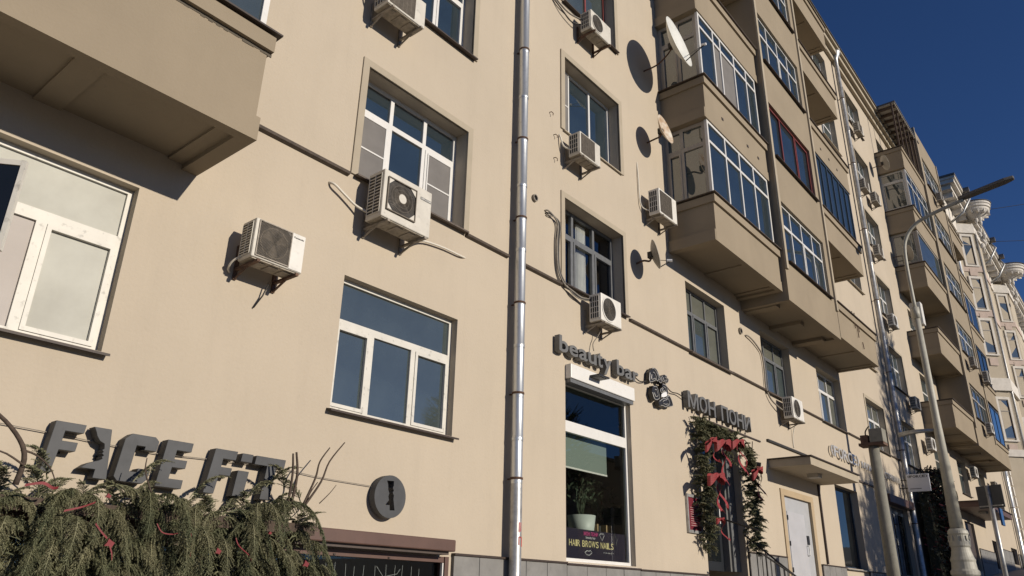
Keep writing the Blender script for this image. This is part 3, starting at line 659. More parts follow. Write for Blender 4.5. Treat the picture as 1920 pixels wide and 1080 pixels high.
# ------------------------------------------------------------------ air conditioners
def ac(kind, w, h, d, label, loc, m='ac_paint', badge=None, fanx=None, arms='bracket', off=.16, lean=0.0):
    """outdoor unit on two wall brackets; origin on the wall under the middle of the unit"""
    t = thing('air_conditioner', label, 'air conditioner', loc, group='air conditioners on the walls')
    y0, y1 = -off - d, -off; x0, x1 = -w / 2, w / 2
    MB().box(x0, x1, y0, y1, 0, h).build('casing', m, t, bevel=.014)
    MB().box(x0 + .02, x1 - .02, y0 + .02, y1 - .02, -.012, -.001).build('base_pan', 'ac_under', t)
    for k in range(3): MB().box(x0 + .1 + k * w * .26, x0 + .1 + k * w * .26 + .12, y0 + .06, y1 - .05, -.022, -.0125).build('base_rib', 'bracket', t)
    # louvred left end
    rec = MB().box(x0 - .002, x0 - .0005, y0 + .05, y1 - .03, h * .10, h * .92).build('end_dark_plate', 'ac_dark', t)  # proud dark plate standing in for the shade behind the louvres
    sl = MB(); n = 12 if kind in ('mesh', 'radial') else 4
    zs0, zs1 = h * .10, h * .92
    for i in range(n + 1):
        z = zs0 + (zs1 - zs0) * i / n; q = (.010 if n == 12 else .008); sl.box(x0 - .010, x0 - .002, y0 + .05, y1 - .03, z - q * .6, z + q * .6)
    nb = 2 if n == 12 else 4
    for i in range(nb + 1):
        y = y0 + .05 + (d - .08) * i / nb; sl.box(x0 - .011, x0 - .0025, y - .006, y + .006, zs0, zs1)
    sl.build('end_grille', m, t)
    # fan side; a proud dark plate stands in for the shade behind the guard
    fs = min(h * .40, w * .33); cx = fanx if fanx is not None else (x0 + fs * 1.18 + .01); cz = h * .5
    if kind == 'mesh':
        gx0, gx1 = x0 + .05, x0 + w * .70; gz0, gz1 = h * .07, h * .94
        MB().box(gx0, gx1, y0 - .003, y0 - .0005, gz0, gz1).build('fan_dark_plate', 'ac_dark', t)
        MB().ring((gx0 + gx1) / 2, cz, h * .36, h * .385, y0 - .008, y0 - .003, 28).build('fan_ring', 'guard', t)
        fb = MB()
        for k in range(3):
            a = 2.1 * k + .5; c_, s_ = math.cos(a), math.sin(a); mx_ = (gx0 + gx1) / 2
            fb.quad((mx_, y0 - .005, cz), (mx_ + h * .33 * math.cos(a - .4), y0 - .005, cz + h * .33 * math.sin(a - .4)), (mx_ + h * .34 * c_, y0 - .005, cz + h * .34 * s_), (mx_ + h * .33 * math.cos(a + .4), y0 - .005, cz + h * .33 * math.sin(a + .4)))
        fb.build('fan', 'guard', t)
        g = MB(); s = .021
        lines = int((gx1 - gx0 + gz1 - gz0) / s)
        for i in range(lines):
            for sg in (1, -1):
                o_ = i * s
                if sg == 1: a = (gx0 + min(o_, gx1 - gx0), gz0 + max(0, o_ - (gx1 - gx0))); k = min(gx1 - a[0] if False else a[0] - gx0, gz1 - a[1]); e = (a[0] - k, a[1] + k)
                else: a = (gx1 - min(o_, gx1 - gx0), gz0 + max(0, o_ - (gx1 - gx0))); k = min(gx1 - a[0], gz1 - a[1]); e = (a[0] + k, a[1] + k)
                if k > .01: g.tube([(a[0], y0 - .012, a[1]), (e[0], y0 - .012, e[1])], .0028, 3, cap=False)
        g.box(gx0 - .01, gx1 + .01, y0 - .016, y0 - .004, gz0 - .012, gz0).box(gx0 - .01, gx1 + .01, y0 - .016, y0 - .004, gz1, gz1 + .012).box(gx0 - .012, gx0, y0 - .0155, y0 - .004, gz0, gz1).box(gx1, gx1 + .012, y0 - .0155, y0 - .004, gz0, gz1)
        g.build('fan_guard', 'bracket', t)
        MB().box(gx1 + .016, x1 - .01, y0 - .006, y0 - .0005, .012, h - .012).build('front_panel', 'ac_white', t)
    elif kind == 'radial':
        gx0, gx1, gz0, gz1 = x0 + .06, x0 + w * .655, h * .165, h * .86; cx, cz = (gx0 + gx1) / 2, (gz0 + gz1) / 2; q = (gx1 - gx0) / 2
        MB().box(gx0, gx1, y0 - .003, y0 - .0005, gz0, gz1).build('fan_dark_plate', 'ac_dark', t)
        g = MB().ring(cx, cz, .068, .074, y0 - .03, y0 - .02, 24)
        for k in range(64):
            a = 2 * math.pi * k / 64; r1 = q * .97
            g.tube([(cx + .07 * math.cos(a), y0 - .026, cz + .07 * math.sin(a)), (cx + r1 * math.cos(a), y0 - .018, cz + min(q, (gz1 - gz0) / 2) * .97 * math.sin(a))], .0030, 3, cap=False)
        for r in (.13, .19): g.ring(cx, cz, r - .002, r + .002, y0 - .024, y0 - .020, 36)
        f_ = .014
        g.box(gx0, gx1, y0 - .028, y0 - .004, gz0, gz0 + f_).box(gx0, gx1, y0 - .028, y0 - .004, gz1 - f_, gz1).box(gx0, gx0 + f_, y0 - .0275, y0 - .004, gz0 + f_, gz1 - f_).box(gx1 - f_, gx1, y0 - .0275, y0 - .004, gz0 + f_, gz1 - f_)
        g.build('fan_guard', 'guard', t)
        cs = MB()
        for sx, sz in ((0, 0), (1, 0), (0, 1), (1, 1)):
            X, Zc = (gx1 - f_ if sx else gx0 + f_), (gz1 - f_ if sz else gz0 + f_); ux, uz = (-.10 if sx else .10), (-.10 if sz else .10)
            cs.prism([(X, Zc), (X + ux, Zc), (X, Zc + uz)], y0 - .014, y0 - .006)
        cs.build('guard_corner', m, t)
        MB().disc(cx, cz, .068, y0 - .034, y0 - .020, 24).build('hub', m, t)
    elif kind == 'round':
        MB().disc(cx, cz, fs * 1.02, y0 - .004, y0 - .0005, 36).build('fan_dark_plate', 'ac_dark', t)
        g = MB()
        for k in range(1, 9): g.ring(cx, cz, fs * k / 9 - .0022, fs * k / 9 + .0022, y0 - .013, y0 - .008, 30)
        for k in range(6):
            a = math.pi * k / 6; g.tube([(cx - fs * math.cos(a), y0 - .012, cz - fs * math.sin(a)), (cx + fs * math.cos(a), y0 - .012, cz + fs * math.sin(a))], .003, 3, cap=False)
        g.build('fan_guard', 'guard', t)
        MB().ring(cx, cz, fs * 1.02, fs * 1.13, y0 - .012, y0 - .0005, 36).build('fan_rim', m, t)
    else:
        gx0, gx1, gz0, gz1 = x0 + .035, x0 + w * .70, h * .08, h * .92
        MB().box(gx0, gx1, y0 - .003, y0 - .0005, gz0, gz1).build('fan_dark_plate', 'ac_dark', t)
        g = MB()
        for i in range(22):
            z = gz0 + (gz1 - gz0) * i / 21; g.box(gx0, gx1, y0 - .010, y0 - .0035, z - .0055, z + .0055)
        for i in range(7):
            x = gx0 + (gx1 - gx0) * i / 6; g.box(x - .003, x + .003, y0 - .011, y0 - .003, gz0, gz1)
        g.build('fan_guard', 'guard', t)
    if badge:
        bw = w * .20; bx0 = x1 - bw - .03
        if kind == 'radial':
            MB().box(bx0 - .012, x1 - .018, y0 - .004, y0 - .0005, h * .745, h * .80).build('badge_plate', 'sign_face', t)
            word(badge, 'ac_white', t, bx0, x1 - .03, h * .757, h * .788, y0 - .0055, y0 - .0042, 'badge_letter', bold=.02)
        else: word(badge, 'sign_black', t, bx0, x1 - .03, h * .85, h * .895, y0 - .009, y0 - .0065, 'badge_letter', bold=.02)
    for sx in (x0 + w * .12, x1 - w * .12):
        b = MB().box(sx - .02, sx + .02, y0 - .04, 0, -.055, -.0235).box(sx - .022, sx + .022, -.03, 0, -.0230, h * .55).box(sx - .0215, sx + .0215, -.028, 0, -.16, -.0555)
        b.tube([(sx, -.02, -.15), (sx, y0 * .6, -.05)], .014, 4)
        b.build('bracket', arms, t)
    return t
A1 = ac('mesh', .67, .48, .28, 'beige air conditioner with honeycomb grille alone on the plain wall', (4.363, 0, 5.035), badge='Panasonic', arms='bracket_rust')
A2 = ac('radial', .90, .72, .33, 'big air conditioner with square spoked fan guard under the window with grey screens', (6.20, 0, 6.24), badge='HITACHI')
A3 = ac('grid', .75, .50, .32, 'air conditioner at the very top edge left of the first downpipe', (5.88, 0, 9.68), m='ac_paint')
A4 = ac('round', .80, .50, .28, 'air conditioner hanging below the red-framed top window', (11.42, 0, 13.02), arms='bracket_rust')
A5 = ac('grid', .72, .51, .28, 'air conditioner on the lower left corner of the middle surround window', (10.89, 0, 9.61))
A6 = ac('round', .70, .54, .27, 'white air conditioner with round fan above the slab-serif shop lettering', (11.51, 0, 6.35), m='ac_white')
A7 = ac('grid', .82, .64, .28, 'air conditioner beside the lowest left corner of the glazed bay', (14.07, 0, 9.62), m='ac_white')
A8 = ac('round', .80, .60, .28, 'air conditioner on the wall under the bays, left of the canopy', (21.1, 0, 6.27), m='ac_white')
def acopy(src, label, loc):
    c = copy_tree(src); c.location = loc; c['label'] = label; return c
acopy(A5, 'small air conditioner above the blade sign, right of the tall downpipe', (36.6, 0, 9.55))
acopy(A6, 'air conditioner right of the lamp post bracket, near the blade sign', (38.3, 0, 8.0))
acopy(A6, 'air conditioner under the far bay, above the brown canopy', (47.9, 0, 8.0))
acopy(A5, 'dark air conditioner above the back of the street sign', (53.9, 0, 7.95))
acopy(A6, 'air conditioner under the third-row window beyond the tall downpipe', (35.1, 0, 12.95))
acopy(A5, 'air conditioner under the fourth-row window beyond the tall downpipe', (34.7, 0, 16.2))
acopy(A5, 'left one of the two air conditioners beside the far glazed balcony', (34.2, 0, 19.4))
acopy(A5, 'right one of the two air conditioners beside the far glazed balcony', (36.0, 0, 19.5))
acopy(A5, 'highest air conditioner, under the cornice beyond the funnel-topped downpipe', (35.0, 0, 22.95))
acopy(A5, 'air conditioner on the far bay left of the blue loggia', (45.5, -1.36, 13.35))
acopy(A7, 'air conditioner on the far bay right beside the ornate house', (49.3, -1.36, 13.3))
acopy(A6, 'air conditioner at the foot of the far bay left of the deep blue loggia', (46.4, -1.36, 9.95))
acopy(A5, 'air conditioner near the top of the far bay below the sky', (46.4, -1.36, 23.65))
# cables and hoses of the units
def cable(name, pts, r, m, label, n=6): return tag(MB().tube(pts, r, n).build(name, m, smooth=True), label, 'cable', 'loose cables and hoses')
def smooth_pts(pts, k=5):
    P_ = [Vector(p) for p in pts]; out = []
    for i in range(len(P_) - 1):
        p0, p1, p2, p3 = P_[max(i - 1, 0)], P_[i], P_[i + 1], P_[min(i + 2, len(P_) - 1)]
        for j in range(k):
            t = j / k; out.append(.5 * ((2 * p1) + (p2 - p0) * t + (2 * p0 - 5 * p1 + 4 * p2 - p3) * t * t + (3 * p1 - p0 - 3 * p2 + p3) * t ** 3))
    out.append(P_[-1]); return out
cable('cable', smooth_pts([(5.22, -.0, 6.66), (5.26, -.08, 6.62), (5.42, -.08, 6.55), (5.63, -.10, 6.45), (5.80, -.2, 6.38), (5.84, -.3, 6.40)]), .018, 'cable_white', 'pale hose entering the left side of the spoked-guard air conditioner')
cable('cable', smooth_pts([(6.60, -.25, 6.22), (6.9, -.08, 6.42), (7.34, -.05, 6.49), (7.75, -.04, 6.50), (7.9, -.0, 6.53)]), .016, 'cable_white', 'pale hose leaving the right side of the spoked-guard air conditioner')
for i, dx in enumerate((0, .045, .085)):
    cable('cable', smooth_pts([(9.97 + dx * .3, 0, 8.24 - dx), (10.02 + dx * .3, -.05, 8.25 - dx), (10.21 + dx, -.06, 8.18), (10.31 + dx, -.06, 8.05), (10.28 + dx * .8, -.06, 7.68), (10.31 + dx * .7, -.06, 7.18), (10.48 + dx, -.07, 6.93), (10.75, -.08, 6.86 - dx * .7), (11.0, -.1, 6.81 - dx * .5), (11.16, -.2, 6.80 - dx * .4)]), .017 - .003 * i, 'cable_grey' if i != 1 else 'cable_black', ('thick', 'middle', 'thin')[i] + ' hose of the bundle running down beside the dark-framed window')
cable('cable', smooth_pts([(18.90, 0, 8.22), (18.97, -.06, 8.22), (19.3, -.06, 8.17), (19.7, -.05, 8.04), (19.86, -.05, 7.9), (19.92, -.05, 7.5), (19.9, -.05, 7.0), (20.15, -.08, 6.68), (20.7, -.15, 6.5)]), .022, 'cable_grey', 'grey hose curving from a wall hole to the air conditioner under the bays')
cable('cable', smooth_pts([(10.05, -.02, 13.62), (10.34, -.08, 13.40), (10.74, -.08, 13.38), (11.05, -.2, 13.35)]), .020, 'cable_grey', 'upper hose of the air conditioner below the red-framed window')
cable('cable', smooth_pts([(10.10, -.02, 13.50), (10.45, -.08, 13.28), (10.8, -.08, 13.20), (11.1, -.2, 13.25)]), .016, 'cable_black', 'lower hose of the air conditioner below the red-framed window')
cable('cable', smooth_pts([(11.52, -.20, 6.33), (11.50, -.12, 6.18), (11.42, -.06, 6.02), (11.38, -.1, 5.86)]), .010, 'cable_grey', 'thin wire hanging from the round-fan air conditioner to the lettering')
cable('cable', [(4.50, -.1, 4.93), (4.47, -.06, 4.78), (4.40, -.02, 4.62)], .009, 'cable_black', 'stub of black hose below the honeycomb-grille air conditioner')

for pts, r, m, lb in (([(4.04, -.25, 5.10), (3.98, -.14, 5.02), (4.0, -.05, 4.96), (4.05, 0, 4.95)], .014, 'cable_white', 'short taped hose at the back of the honeycomb-grille air conditioner'),
        ([(5.5, -.25, 9.85), (5.42, -.12, 9.95), (5.40, -.05, 10.15), (5.46, .0, 10.28)], .018, 'cable_grey', 'hose of the topmost left air conditioner'),
        ([(10.55, -.25, 9.75), (10.46, -.1, 9.85), (10.42, -.05, 10.05), (10.44, 0, 10.16)], .017, 'cable_white', 'hose of the air conditioner on the surround window corner'),
        ([(13.7, -.25, 9.75), (13.6, -.1, 9.78), (13.5, -.04, 9.95), (13.48, -.03, 10.6), (13.5, 0, 11.0)], .014, 'cable_white', 'thin white pipe rising beside the air conditioner at the glazed bay'),
        ([(21.45, -.25, 6.4), (21.6, -.1, 6.2), (21.58, -.03, 5.9), (21.6, -.02, 5.62)], .012, 'cable_white', 'drain hose below the air conditioner under the bays')):
    cable('cable', smooth_pts(pts), r, m, lb)

# ------------------------------------------------------------------ satellite dishes
def dish(label, loc, r, aim, m, stand, feed=True, post=None):
    t = thing('satellite_dish', label, 'satellite dish', loc, group='satellite dishes at the bay corner')
    q = Vector(aim).normalized().to_track_quat('Z', 'Y').to_matrix()
    b = MB(); n, k = 28, 6
    for side in (0, 1):
        base = len(b.v)
        for i in range(k + 1):
            rr = r * i / k
            for j in range(n):
                a = 2 * math.pi * j / n; zz = .28 * r * ((rr / r) ** 2) - .1 * r - .008 * side
                b.v.append(tuple(q @ Vector((rr * .92 * math.cos(a), rr * math.sin(a), zz))))
        for i in range(k):
            for j in range(n): b.f.append((base + i * n + j, base + i * n + (j + 1) % n, base + (i + 1) * n + (j + 1) % n, base + (i + 1) * n + j))
    h = (k + 1) * n
    for j in range(n): b.f.append((k * n + j, k * n + (j + 1) % n, h + k * n + (j + 1) % n, h + k * n + j))
    b.build('reflector', m, t, smooth=True, fix=False)
    back = q @ Vector((0, 0, -.12 * r - .02))
    MB().box(-.06, .06, -.05, .05, -.07, .07).build('clamp', 'cable_black', t, loc=tuple(back))
    # mast from the wall
    wy = -loc[1]
    MB().tube(smooth_pts([(stand[0], wy, stand[1]), (stand[0], wy * .55, stand[1] + .02), tuple(Vector((back.x, back.y + .02, back.z - .12))), tuple(Vector((back.x, back.y, back.z + .06)))]), .022, 6).build('mast', 'bracket_rust', t, smooth=True)
    if feed:
        low = q @ Vector((0, -r * .95, .15 * r)); fp = q @ Vector((0, -r * .72, r * .95))
        MB().tube([low, fp], .013, 5).build('feed_arm', 'cable_black', t)
        MB().tube([fp - Vector((0, .03, 0)), fp + (q @ Vector((0, .03, -.08)))], .032, 8).build('feed_horn', 'sign_white', t)
        MB().tube([q @ Vector((r * .85, 0, .1 * r)), fp], .008, 4).build('feed_stay', 'cable_black', t)
    return t
dish('big white satellite dish in front of the upper glazed bay end', (14.02, -.92, 14.29), .70, (.07, -.97, .20), 'dish_white', (.05, -.35))
dish('small rust-stained satellite dish below the big white one', (13.94, -.50, 11.91), .39, (.06, -.97, .20), 'dish_rusty', (.1, -.1), feed=False)
dish('small grey satellite dish under the lowest bay corner', (13.32, -.40, 8.46), .33, (.55, -.82, .25), 'dish_grey', (-.05, -.12))
dish('far small dish by the top balcony of the second stack', (37.9, -.6, 22.6), .42, (.5, -.8, .3), 'dish_grey', (0, -.1), feed=False)
dish('far small dish at the unframed glass balcony', (39.0, -.7, 17.9), .42, (.6, -.75, .3), 'dish_grey', (0, -.1), feed=False)

# ------------------------------------------------------------------ signs
sg = thing('shop_sign', 'wide sign of thick dark grey block letters above the fir branches', 'sign', (3.8, 0, 2.5))
def poly(pts, name, parent, m, y0, y1, org=(0, 0, 0), bevel=.004):
    o = MB().prism(pts, y0, y1).build(name, m, parent, bevel=bevel); o.location = -Vector(parent.location) + Vector(org); return o
FF = {
 'F': [(2.592, 2.967), (2.856, 2.967), (2.848, 2.888), (2.686, 2.888), (2.678, 2.799), (2.816, 2.799), (2.808, 2.718), (2.668, 2.718), (2.642, 2.515), (2.556, 2.515)],
 'A': [(2.925, 2.967), (3.087, 2.967), (3.130, 2.510), (3.005, 2.510), (3.012, 2.588), (2.882, 2.588), (2.930, 2.630), (2.975, 2.652), (3.030, 2.672), (3.056, 2.690), (3.046, 2.706), (3.062, 2.722), (3.040, 2.738), (3.054, 2.752), (3.036, 2.768), (3.054, 2.782), (3.046, 2.826), (3.000, 2.846), (2.968, 2.884), (2.950, 2.925)],
 'C': [(3.285, 2.963), (3.515, 2.963), (3.556, 2.925), (3.545, 2.826), (3.425, 2.826), (3.430, 2.858), (3.345, 2.858), (3.322, 2.612), (3.395, 2.612), (3.400, 2.648), (3.520, 2.648), (3.505, 2.555), (3.465, 2.512), (3.225, 2.512), (3.188, 2.550), (3.225, 2.905)],
 'E': [(3.640, 2.963), (3.912, 2.963), (3.903, 2.872), (3.750, 2.872), (3.740, 2.783), (3.876, 2.783), (3.868, 2.703), (3.730, 2.703), (3.716, 2.592), (3.866, 2.592), (3.860, 2.506), (3.592, 2.506)],
 'F2': [(4.162, 2.956), (4.420, 2.956), (4.408, 2.862), (4.262, 2.862), (4.252, 2.776), (4.380, 2.776), (4.368, 2.694), (4.242, 2.694), (4.212, 2.500), (4.098, 2.500)],
 'i1': [(4.478, 2.950), (4.610, 2.950), (4.600, 2.862), (4.466, 2.862)],
 'i2': [(4.452, 2.766), (4.584, 2.766), (4.548, 2.500), (4.424, 2.500)],
 'T': [(4.650, 2.950), (5.024, 2.950), (5.012, 2.855), (4.916, 2.855), (4.876, 2.500), (4.756, 2.500), (4.796, 2.855), (4.636, 2.855)]}
for k, pts in FF.items(): poly(pts, 'letter', sg, 'sign_grey', -.145, -.02)
for k, x in enumerate((2.70, 3.04, 3.3, 3.7, 4.25, 4.5, 4.8)): poly([(x, 2.7), (x + .03, 2.7), (x + .03, 2.73), (x, 2.73)], 'wall_pin', sg, 'cable_black', -.02, 0, bevel=0)
n_ = 40; cx_, cz_, r_ = 6.625, 2.722, .262
hole = [(6.548, 2.912), (6.665, 2.918), (6.668, 2.86), (6.655, 2.835), (6.675, 2.80), (6.660, 2.775), (6.682, 2.74), (6.678, 2.70), (6.712, 2.56), (6.630, 2.555), (6.622, 2.618), (6.545, 2.612), (6.580, 2.648), (6.605, 2.675), (6.590, 2.72), (6.602, 2.76), (6.580, 2.80), (6.572, 2.86)]
start = min(range(len(hole)), key=lambda i: hole[i][0])
outer = [(cx_ + r_ * math.cos(math.pi + 2 * math.pi * k / n_), cz_ - .09 + .09 + r_ * math.sin(math.pi + 2 * math.pi * k / n_)) for k in range(n_ + 1)]
hl = hole[start:] + hole[:start] + [hole[start]]
rs = thing('round_sign', 'round dark grey sign with a cut-out profile left of the downpipe', 'sign', (6.625, 0, 2.46))
poly(outer + [(outer[-1][0], outer[-1][1] - .0005)] + [(x, z - .0005) for x, z in hl[:1]] + hl[1:], 'disc', rs, 'sign_grey', -.13, -.03, bevel=0)
poly([(6.6, 2.85), (6.64, 2.85), (6.64, 2.89), (6.6, 2.89)], 'wall_pin', rs, 'cable_black', -.05, 0, bevel=0)
cable('sign_wire', smooth_pts([(.2, -.03, 2.86), (1.4, -.03, 2.90), (2.6, -.03, 2.87), (3.0, -.03, 2.85), (3.6, -.03, 2.83), (4.1, -.03, 2.85), (5.0, -.03, 2.87), (5.6, -.03, 2.84), (6.38, -.03, 2.83)]), .005, 'cable_grey', 'thin sagging wire linking the block letters and the round sign', 4)

s2 = thing('shop_sign', 'small grey lower-case slab-serif letters above the beauty shop window', 'sign', (11.6, 0, 5.5))
def local(parent, *a, **k):
    n0 = len(parent.children); word(*a, **k)
    for ch in parent.children[n0:] if False else [c for c in parent.children if not c.get('_l')]: ch.location = -Vector(parent.location); ch['_l'] = 1
    for c in parent.children:
        if '_l' in c: pass
local(s2, 'beauty bar', 'sign_face', s2, 10.24, 12.92, 5.57, 5.87, -.14, -.03, bold=.02, gap=.10)
s3_ = thing('shop_sign', 'grey Cyrillic capital letters above the garlanded entrance', 'sign', (16.7, 0, 5.45))
local(s3_, 'МОН ПОНИ', 'sign_face', s3_, 15.0, 18.35, 5.50, 5.87, -.15, -.03, bold=.02, gap=.14)
s4 = thing('shop_sign', 'long row of thin pale metal letters right of the door canopy', 'sign', (28.6, 0, 5.9))
local(s4, '(FORCE)', 'letter_metal', s4, 24.65, 27.45, 5.86, 6.20, -.10, -.06, bold=.01)
local(s4, 'МУЖСКИЕ', 'letter_metal', s4, 27.75, 30.2, 5.87, 6.10, -.10, -.06, bold=.01)
local(s4, 'СТРИЖКИ', 'letter_metal', s4, 30.5, 32.6, 5.87, 6.10, -.10, -.06, bold=.01)
for o in (s2, s3_, s4):
    for c in o.children:
        if '_l' in c: del c['_l']
em = thing('emblem_sign', 'dark curly emblem between the two parts of the shop lettering', 'sign', (13.85, 0, 5.26))
EM = [[(13.506, 6.046), (13.611, 6.077), (13.809, 5.888), (13.746, 5.778), (13.666, 5.803), (13.610, 5.759), (13.370, 5.675), (13.336, 5.740), (13.372, 5.915)],
      [(13.621, 6.074), (13.690, 6.042), (13.904, 5.803), (13.826, 5.754), (13.760, 5.775)],
      [(14.022, 6.012), (14.117, 6.001), (14.123, 5.959), (14.206, 5.934), (14.175, 5.852), (14.085, 5.810), (14.001, 5.824), (13.885, 5.814), (13.840, 5.884), (13.878, 5.952)],
      [(13.883, 5.798), (14.019, 5.796), (14.102, 5.771), (14.134, 5.682), (14.146, 5.599), (14.030, 5.512), (14.020, 5.615), (13.804, 5.549), (13.756, 5.581), (13.772, 5.637), (13.882, 5.692)],
      [(13.468, 5.655), (13.613, 5.686), (13.670, 5.646), (13.749, 5.517), (13.748, 5.413), (13.640, 5.349), (13.498, 5.341), (13.412, 5.488)],
      [(13.640, 5.349), (13.748, 5.413), (13.857, 5.466), (14.008, 5.507), (14.146, 5.599), (14.209, 5.591), (14.287, 5.521), (14.345, 5.379), (14.188, 5.322), (14.093, 5.324), (13.918, 5.259), (13.837, 5.275), (13.691, 5.257)]]
for i, p_ in enumerate(EM): poly([(sum(q[0] for q in p_) / len(p_) * .1 + x * .9, sum(q[1] for q in p_) / len(p_) * .1 + z * .9) for x, z in p_], 'emblem_plate', em, 'sign_black', -.12 - .004 * i, -.05, bevel=0)
poly([(13.773, 5.520), (13.872, 5.578), (14.002, 5.610), (14.003, 5.526), (13.839, 5.466), (13.757, 5.465)], 'white_patch', em, 'sign_white', -.172, -.165, bevel=0)
er = random.Random(5)
for i, p_ in enumerate(EM):
    gx = sum(p[0] for p in p_) / len(p_); gz_ = sum(p[1] for p in p_) / len(p_)
    for sc in (.80, .42):
        pts = [(gx + (x - gx) * sc, -.128 - .004 * i, gz_ + (z - gz_) * sc) for x, z in p_]
        o = MB().tube(smooth_pts(pts, 3), .007, 4).build('raised_line', 'letter_metal', em); o.location = -Vector(em.location)
poly([(13.80, 5.70), (13.84, 5.70), (13.84, 5.74), (13.80, 5.74)], 'wall_pin', em, 'cable_black', -.05, 0, bevel=0)
cable('sign_wire', smooth_pts([(12.9, -.05, 5.72), (13.1, -.06, 5.66), (13.35, -.08, 5.72)]), .012, 'cable_black', 'black wire between the slab-serif letters and the emblem', 5)
cable('sign_wire', smooth_pts([(14.1, -.08, 5.82), (14.4, -.06, 5.72), (14.7, -.06, 5.74), (15.0, -.07, 5.70)]), .012, 'cable_black', 'black wire between the emblem and the Cyrillic letters', 5)
fl = thing('flood_light', 'flat dark floodlight above the white shutter box', 'lamp', (11.35, 0, 5.45))
MB().box(-.17, .17, -.34, -.06, -.14, -.11).build('housing', 'sign_black', fl); MB().box(-.12, .12, -.30, -.10, -.146, -.141).build('lens', 'sign_face', fl); MB().tube([(0, 0, 0), (0, -.1, -.06), (0, -.16, -.11)], .018, 6).build('arm', 'sign_black', fl)
pq = thing('notice_board', 'dark red notice in a metal frame left of the garlanded entrance', 'notice', (15.2, 0, 2.9))
MB().box(-.33, .30, -.03, 0, 0, .72).build('board', 'plaque_red', pq)
MB().box(-.35, -.30, -.05, -.001, -.03, .75).box(.27, .32, -.05, -.001, -.03, .75).box(-.30, .27, -.05, -.001, -.03, .03).box(-.30, .27, -.05, -.001, .69, .75).build('frame', 'zinc_dull', pq)
for i in range(9): MB().box(-.2, -.2 + er.uniform(.15, .34), -.034, -.031, .12 + i * .045, .128 + i * .045).build('text_line', 'plaque_text', pq)
MB().disc(-.01, .6, .03, -.034, -.031, 12).build('mark', 'poster_white', pq)
bs = thing('blade_sign', 'white square blade sign with black lettering hung by the tall downpipe', 'sign', (32.85, -.27, 5.6), -math.pi / 2)
MB().box(0, .80, -.035, .035, 0, .66).build('panel', 'sign_white', bs, bevel=.012)
MB().box(.08, .48, -.038, -.036, .10, .125).build('small_line', 'sign_face', bs)
word('(FORCE)', 'sign_black', bs, .06, .74, .52, .615, -.041, -.036, 'letter', bold=.02)
for z in (.15, .45): MB().tube([(0, 0, z), (-.27, 0, z)], .018, 6).build('arm', 'sign_black', bs)

# ------------------------------------------------------------------ street furniture
lp = thing('street_lamp', 'tall pale street lamp with ornate cast base and long arm over the road', 'street lamp', (27.2, -2.70, gz(27.2) - .96))
lp.scale = (1.6, 1.6, 1.6)
MB().lathe([(.225, -.3), (.225, 1.02), (.245, 1.04), (.245, 1.10), (.215, 1.14), (.205, 1.26), (.215, 1.30), (.19, 1.36), (.165, 1.46), (.16, 1.52), (.18, 1.55), (.18, 1.62), (.165, 1.66), (.165, 1.74), (.18, 1.77), (.17, 1.82), (.135, 1.86)], n=28).build('base', 'lamp_post', lp, smooth=False)
for k in range(12):
    a = 2 * math.pi * k / 12; MB().box(-.02, .02, -.012, .012, 0, .10).build('petal', 'lamp_post', lp, loc=(.172 * math.cos(a), .172 * math.sin(a), 1.63), rot=(0, 0, a + math.pi / 2))
MB().tube([(0, 0, 1.85), (0, 0, 4.0), (0, 0, 6.2)], [.118, .072, .060], 20).build('post', 'lamp_post', lp, smooth=True)
MB().tube([(0, 0, 6.1), (0, 0, 6.35)], .074, 20).build('collar', 'lamp_post', lp, smooth=True)
MB().tube(smooth_pts([(0, 0, 6.3), (0, 0, 7.5), (.0, -.08, 7.95), (.0, -.30, 8.22), (0, -.62, 8.36), (0, -1.3, 8.52)]), .038, 12).build('arm', 'lamp_post', lp, smooth=True)
MB().prismz([(-.07, -1.25), (.07, -1.25), (.10, -1.5), (.11, -2.15), (.06, -2.32), (-.06, -2.32), (-.11, -2.15), (-.10, -1.5)], 0, .07).build('lamp_head', 'lamp_head', lp, loc=(0, 0, 8.52), rot=(R_(-9), 0, 0), bevel=.02).location = (0, .02, 8.32)
MB().tube([(0, 0, 3.75), (0, .40, 3.76), (0, .74, 3.72)], [.03, .045, .05], 8).build('side_lamp', 'zinc_dull', lp, smooth=True)
MB().box(.09, .28, -.10, .12, 6.0, 6.5).build('control_box', 'ac_white', lp, bevel=.01)
tag_pole = thing('utility_post', 'short thick concrete post with a rusty equipment box on top', 'post', (18, -3.03, gz(18)))
MB().tube([(0, 0, -.3), (0, 0, 1.8), (0, 0, 3.66)], [.135, .125, .108], 20).build('post', 'concrete_pole', tag_pole, smooth=True)
MB().box(-.17, .17, -.26, .26, 3.661, 3.72).build('plate', 'bracket_rust', tag_pole)
MB().box(-.16, .16, -.26, .02, 3.722, 4.02).build('equipment_box', 'concrete_pole', tag_pole, bevel=.01)
MB().box(-.12, .10, .06, .22, 3.722, 3.90).build('lamp_remnant', 'bracket_rust', tag_pole)
MB().tube(smooth_pts([(.05, .14, 3.9), (.0, .12, 4.0), (-.05, .02, 4.1)]), .015, 5).build('loose_wire', 'cable_black', tag_pole)
sp = thing('street_sign', 'grey back of a rectangular street sign on a thin post', 'street sign', (20, -4.75, gz(20)))
MB().tube([(0, 0, -.2), (0, 0, 2.8)], .05, 12).build('post', 'zinc_dull', sp, smooth=True)
MB().box(-.01, .01, -.31, .27, 2.32, 2.80).build('sign_plate', 'sign_grey', sp, bevel=.008, rot=(0, 0, R_(-24)))
MB().tube([(-.03, -.28, 2.36), (-.03, .24, 2.36)], .015, 5).build('rail', 'zinc_dull', sp, rot=(0, 0, R_(-24)))
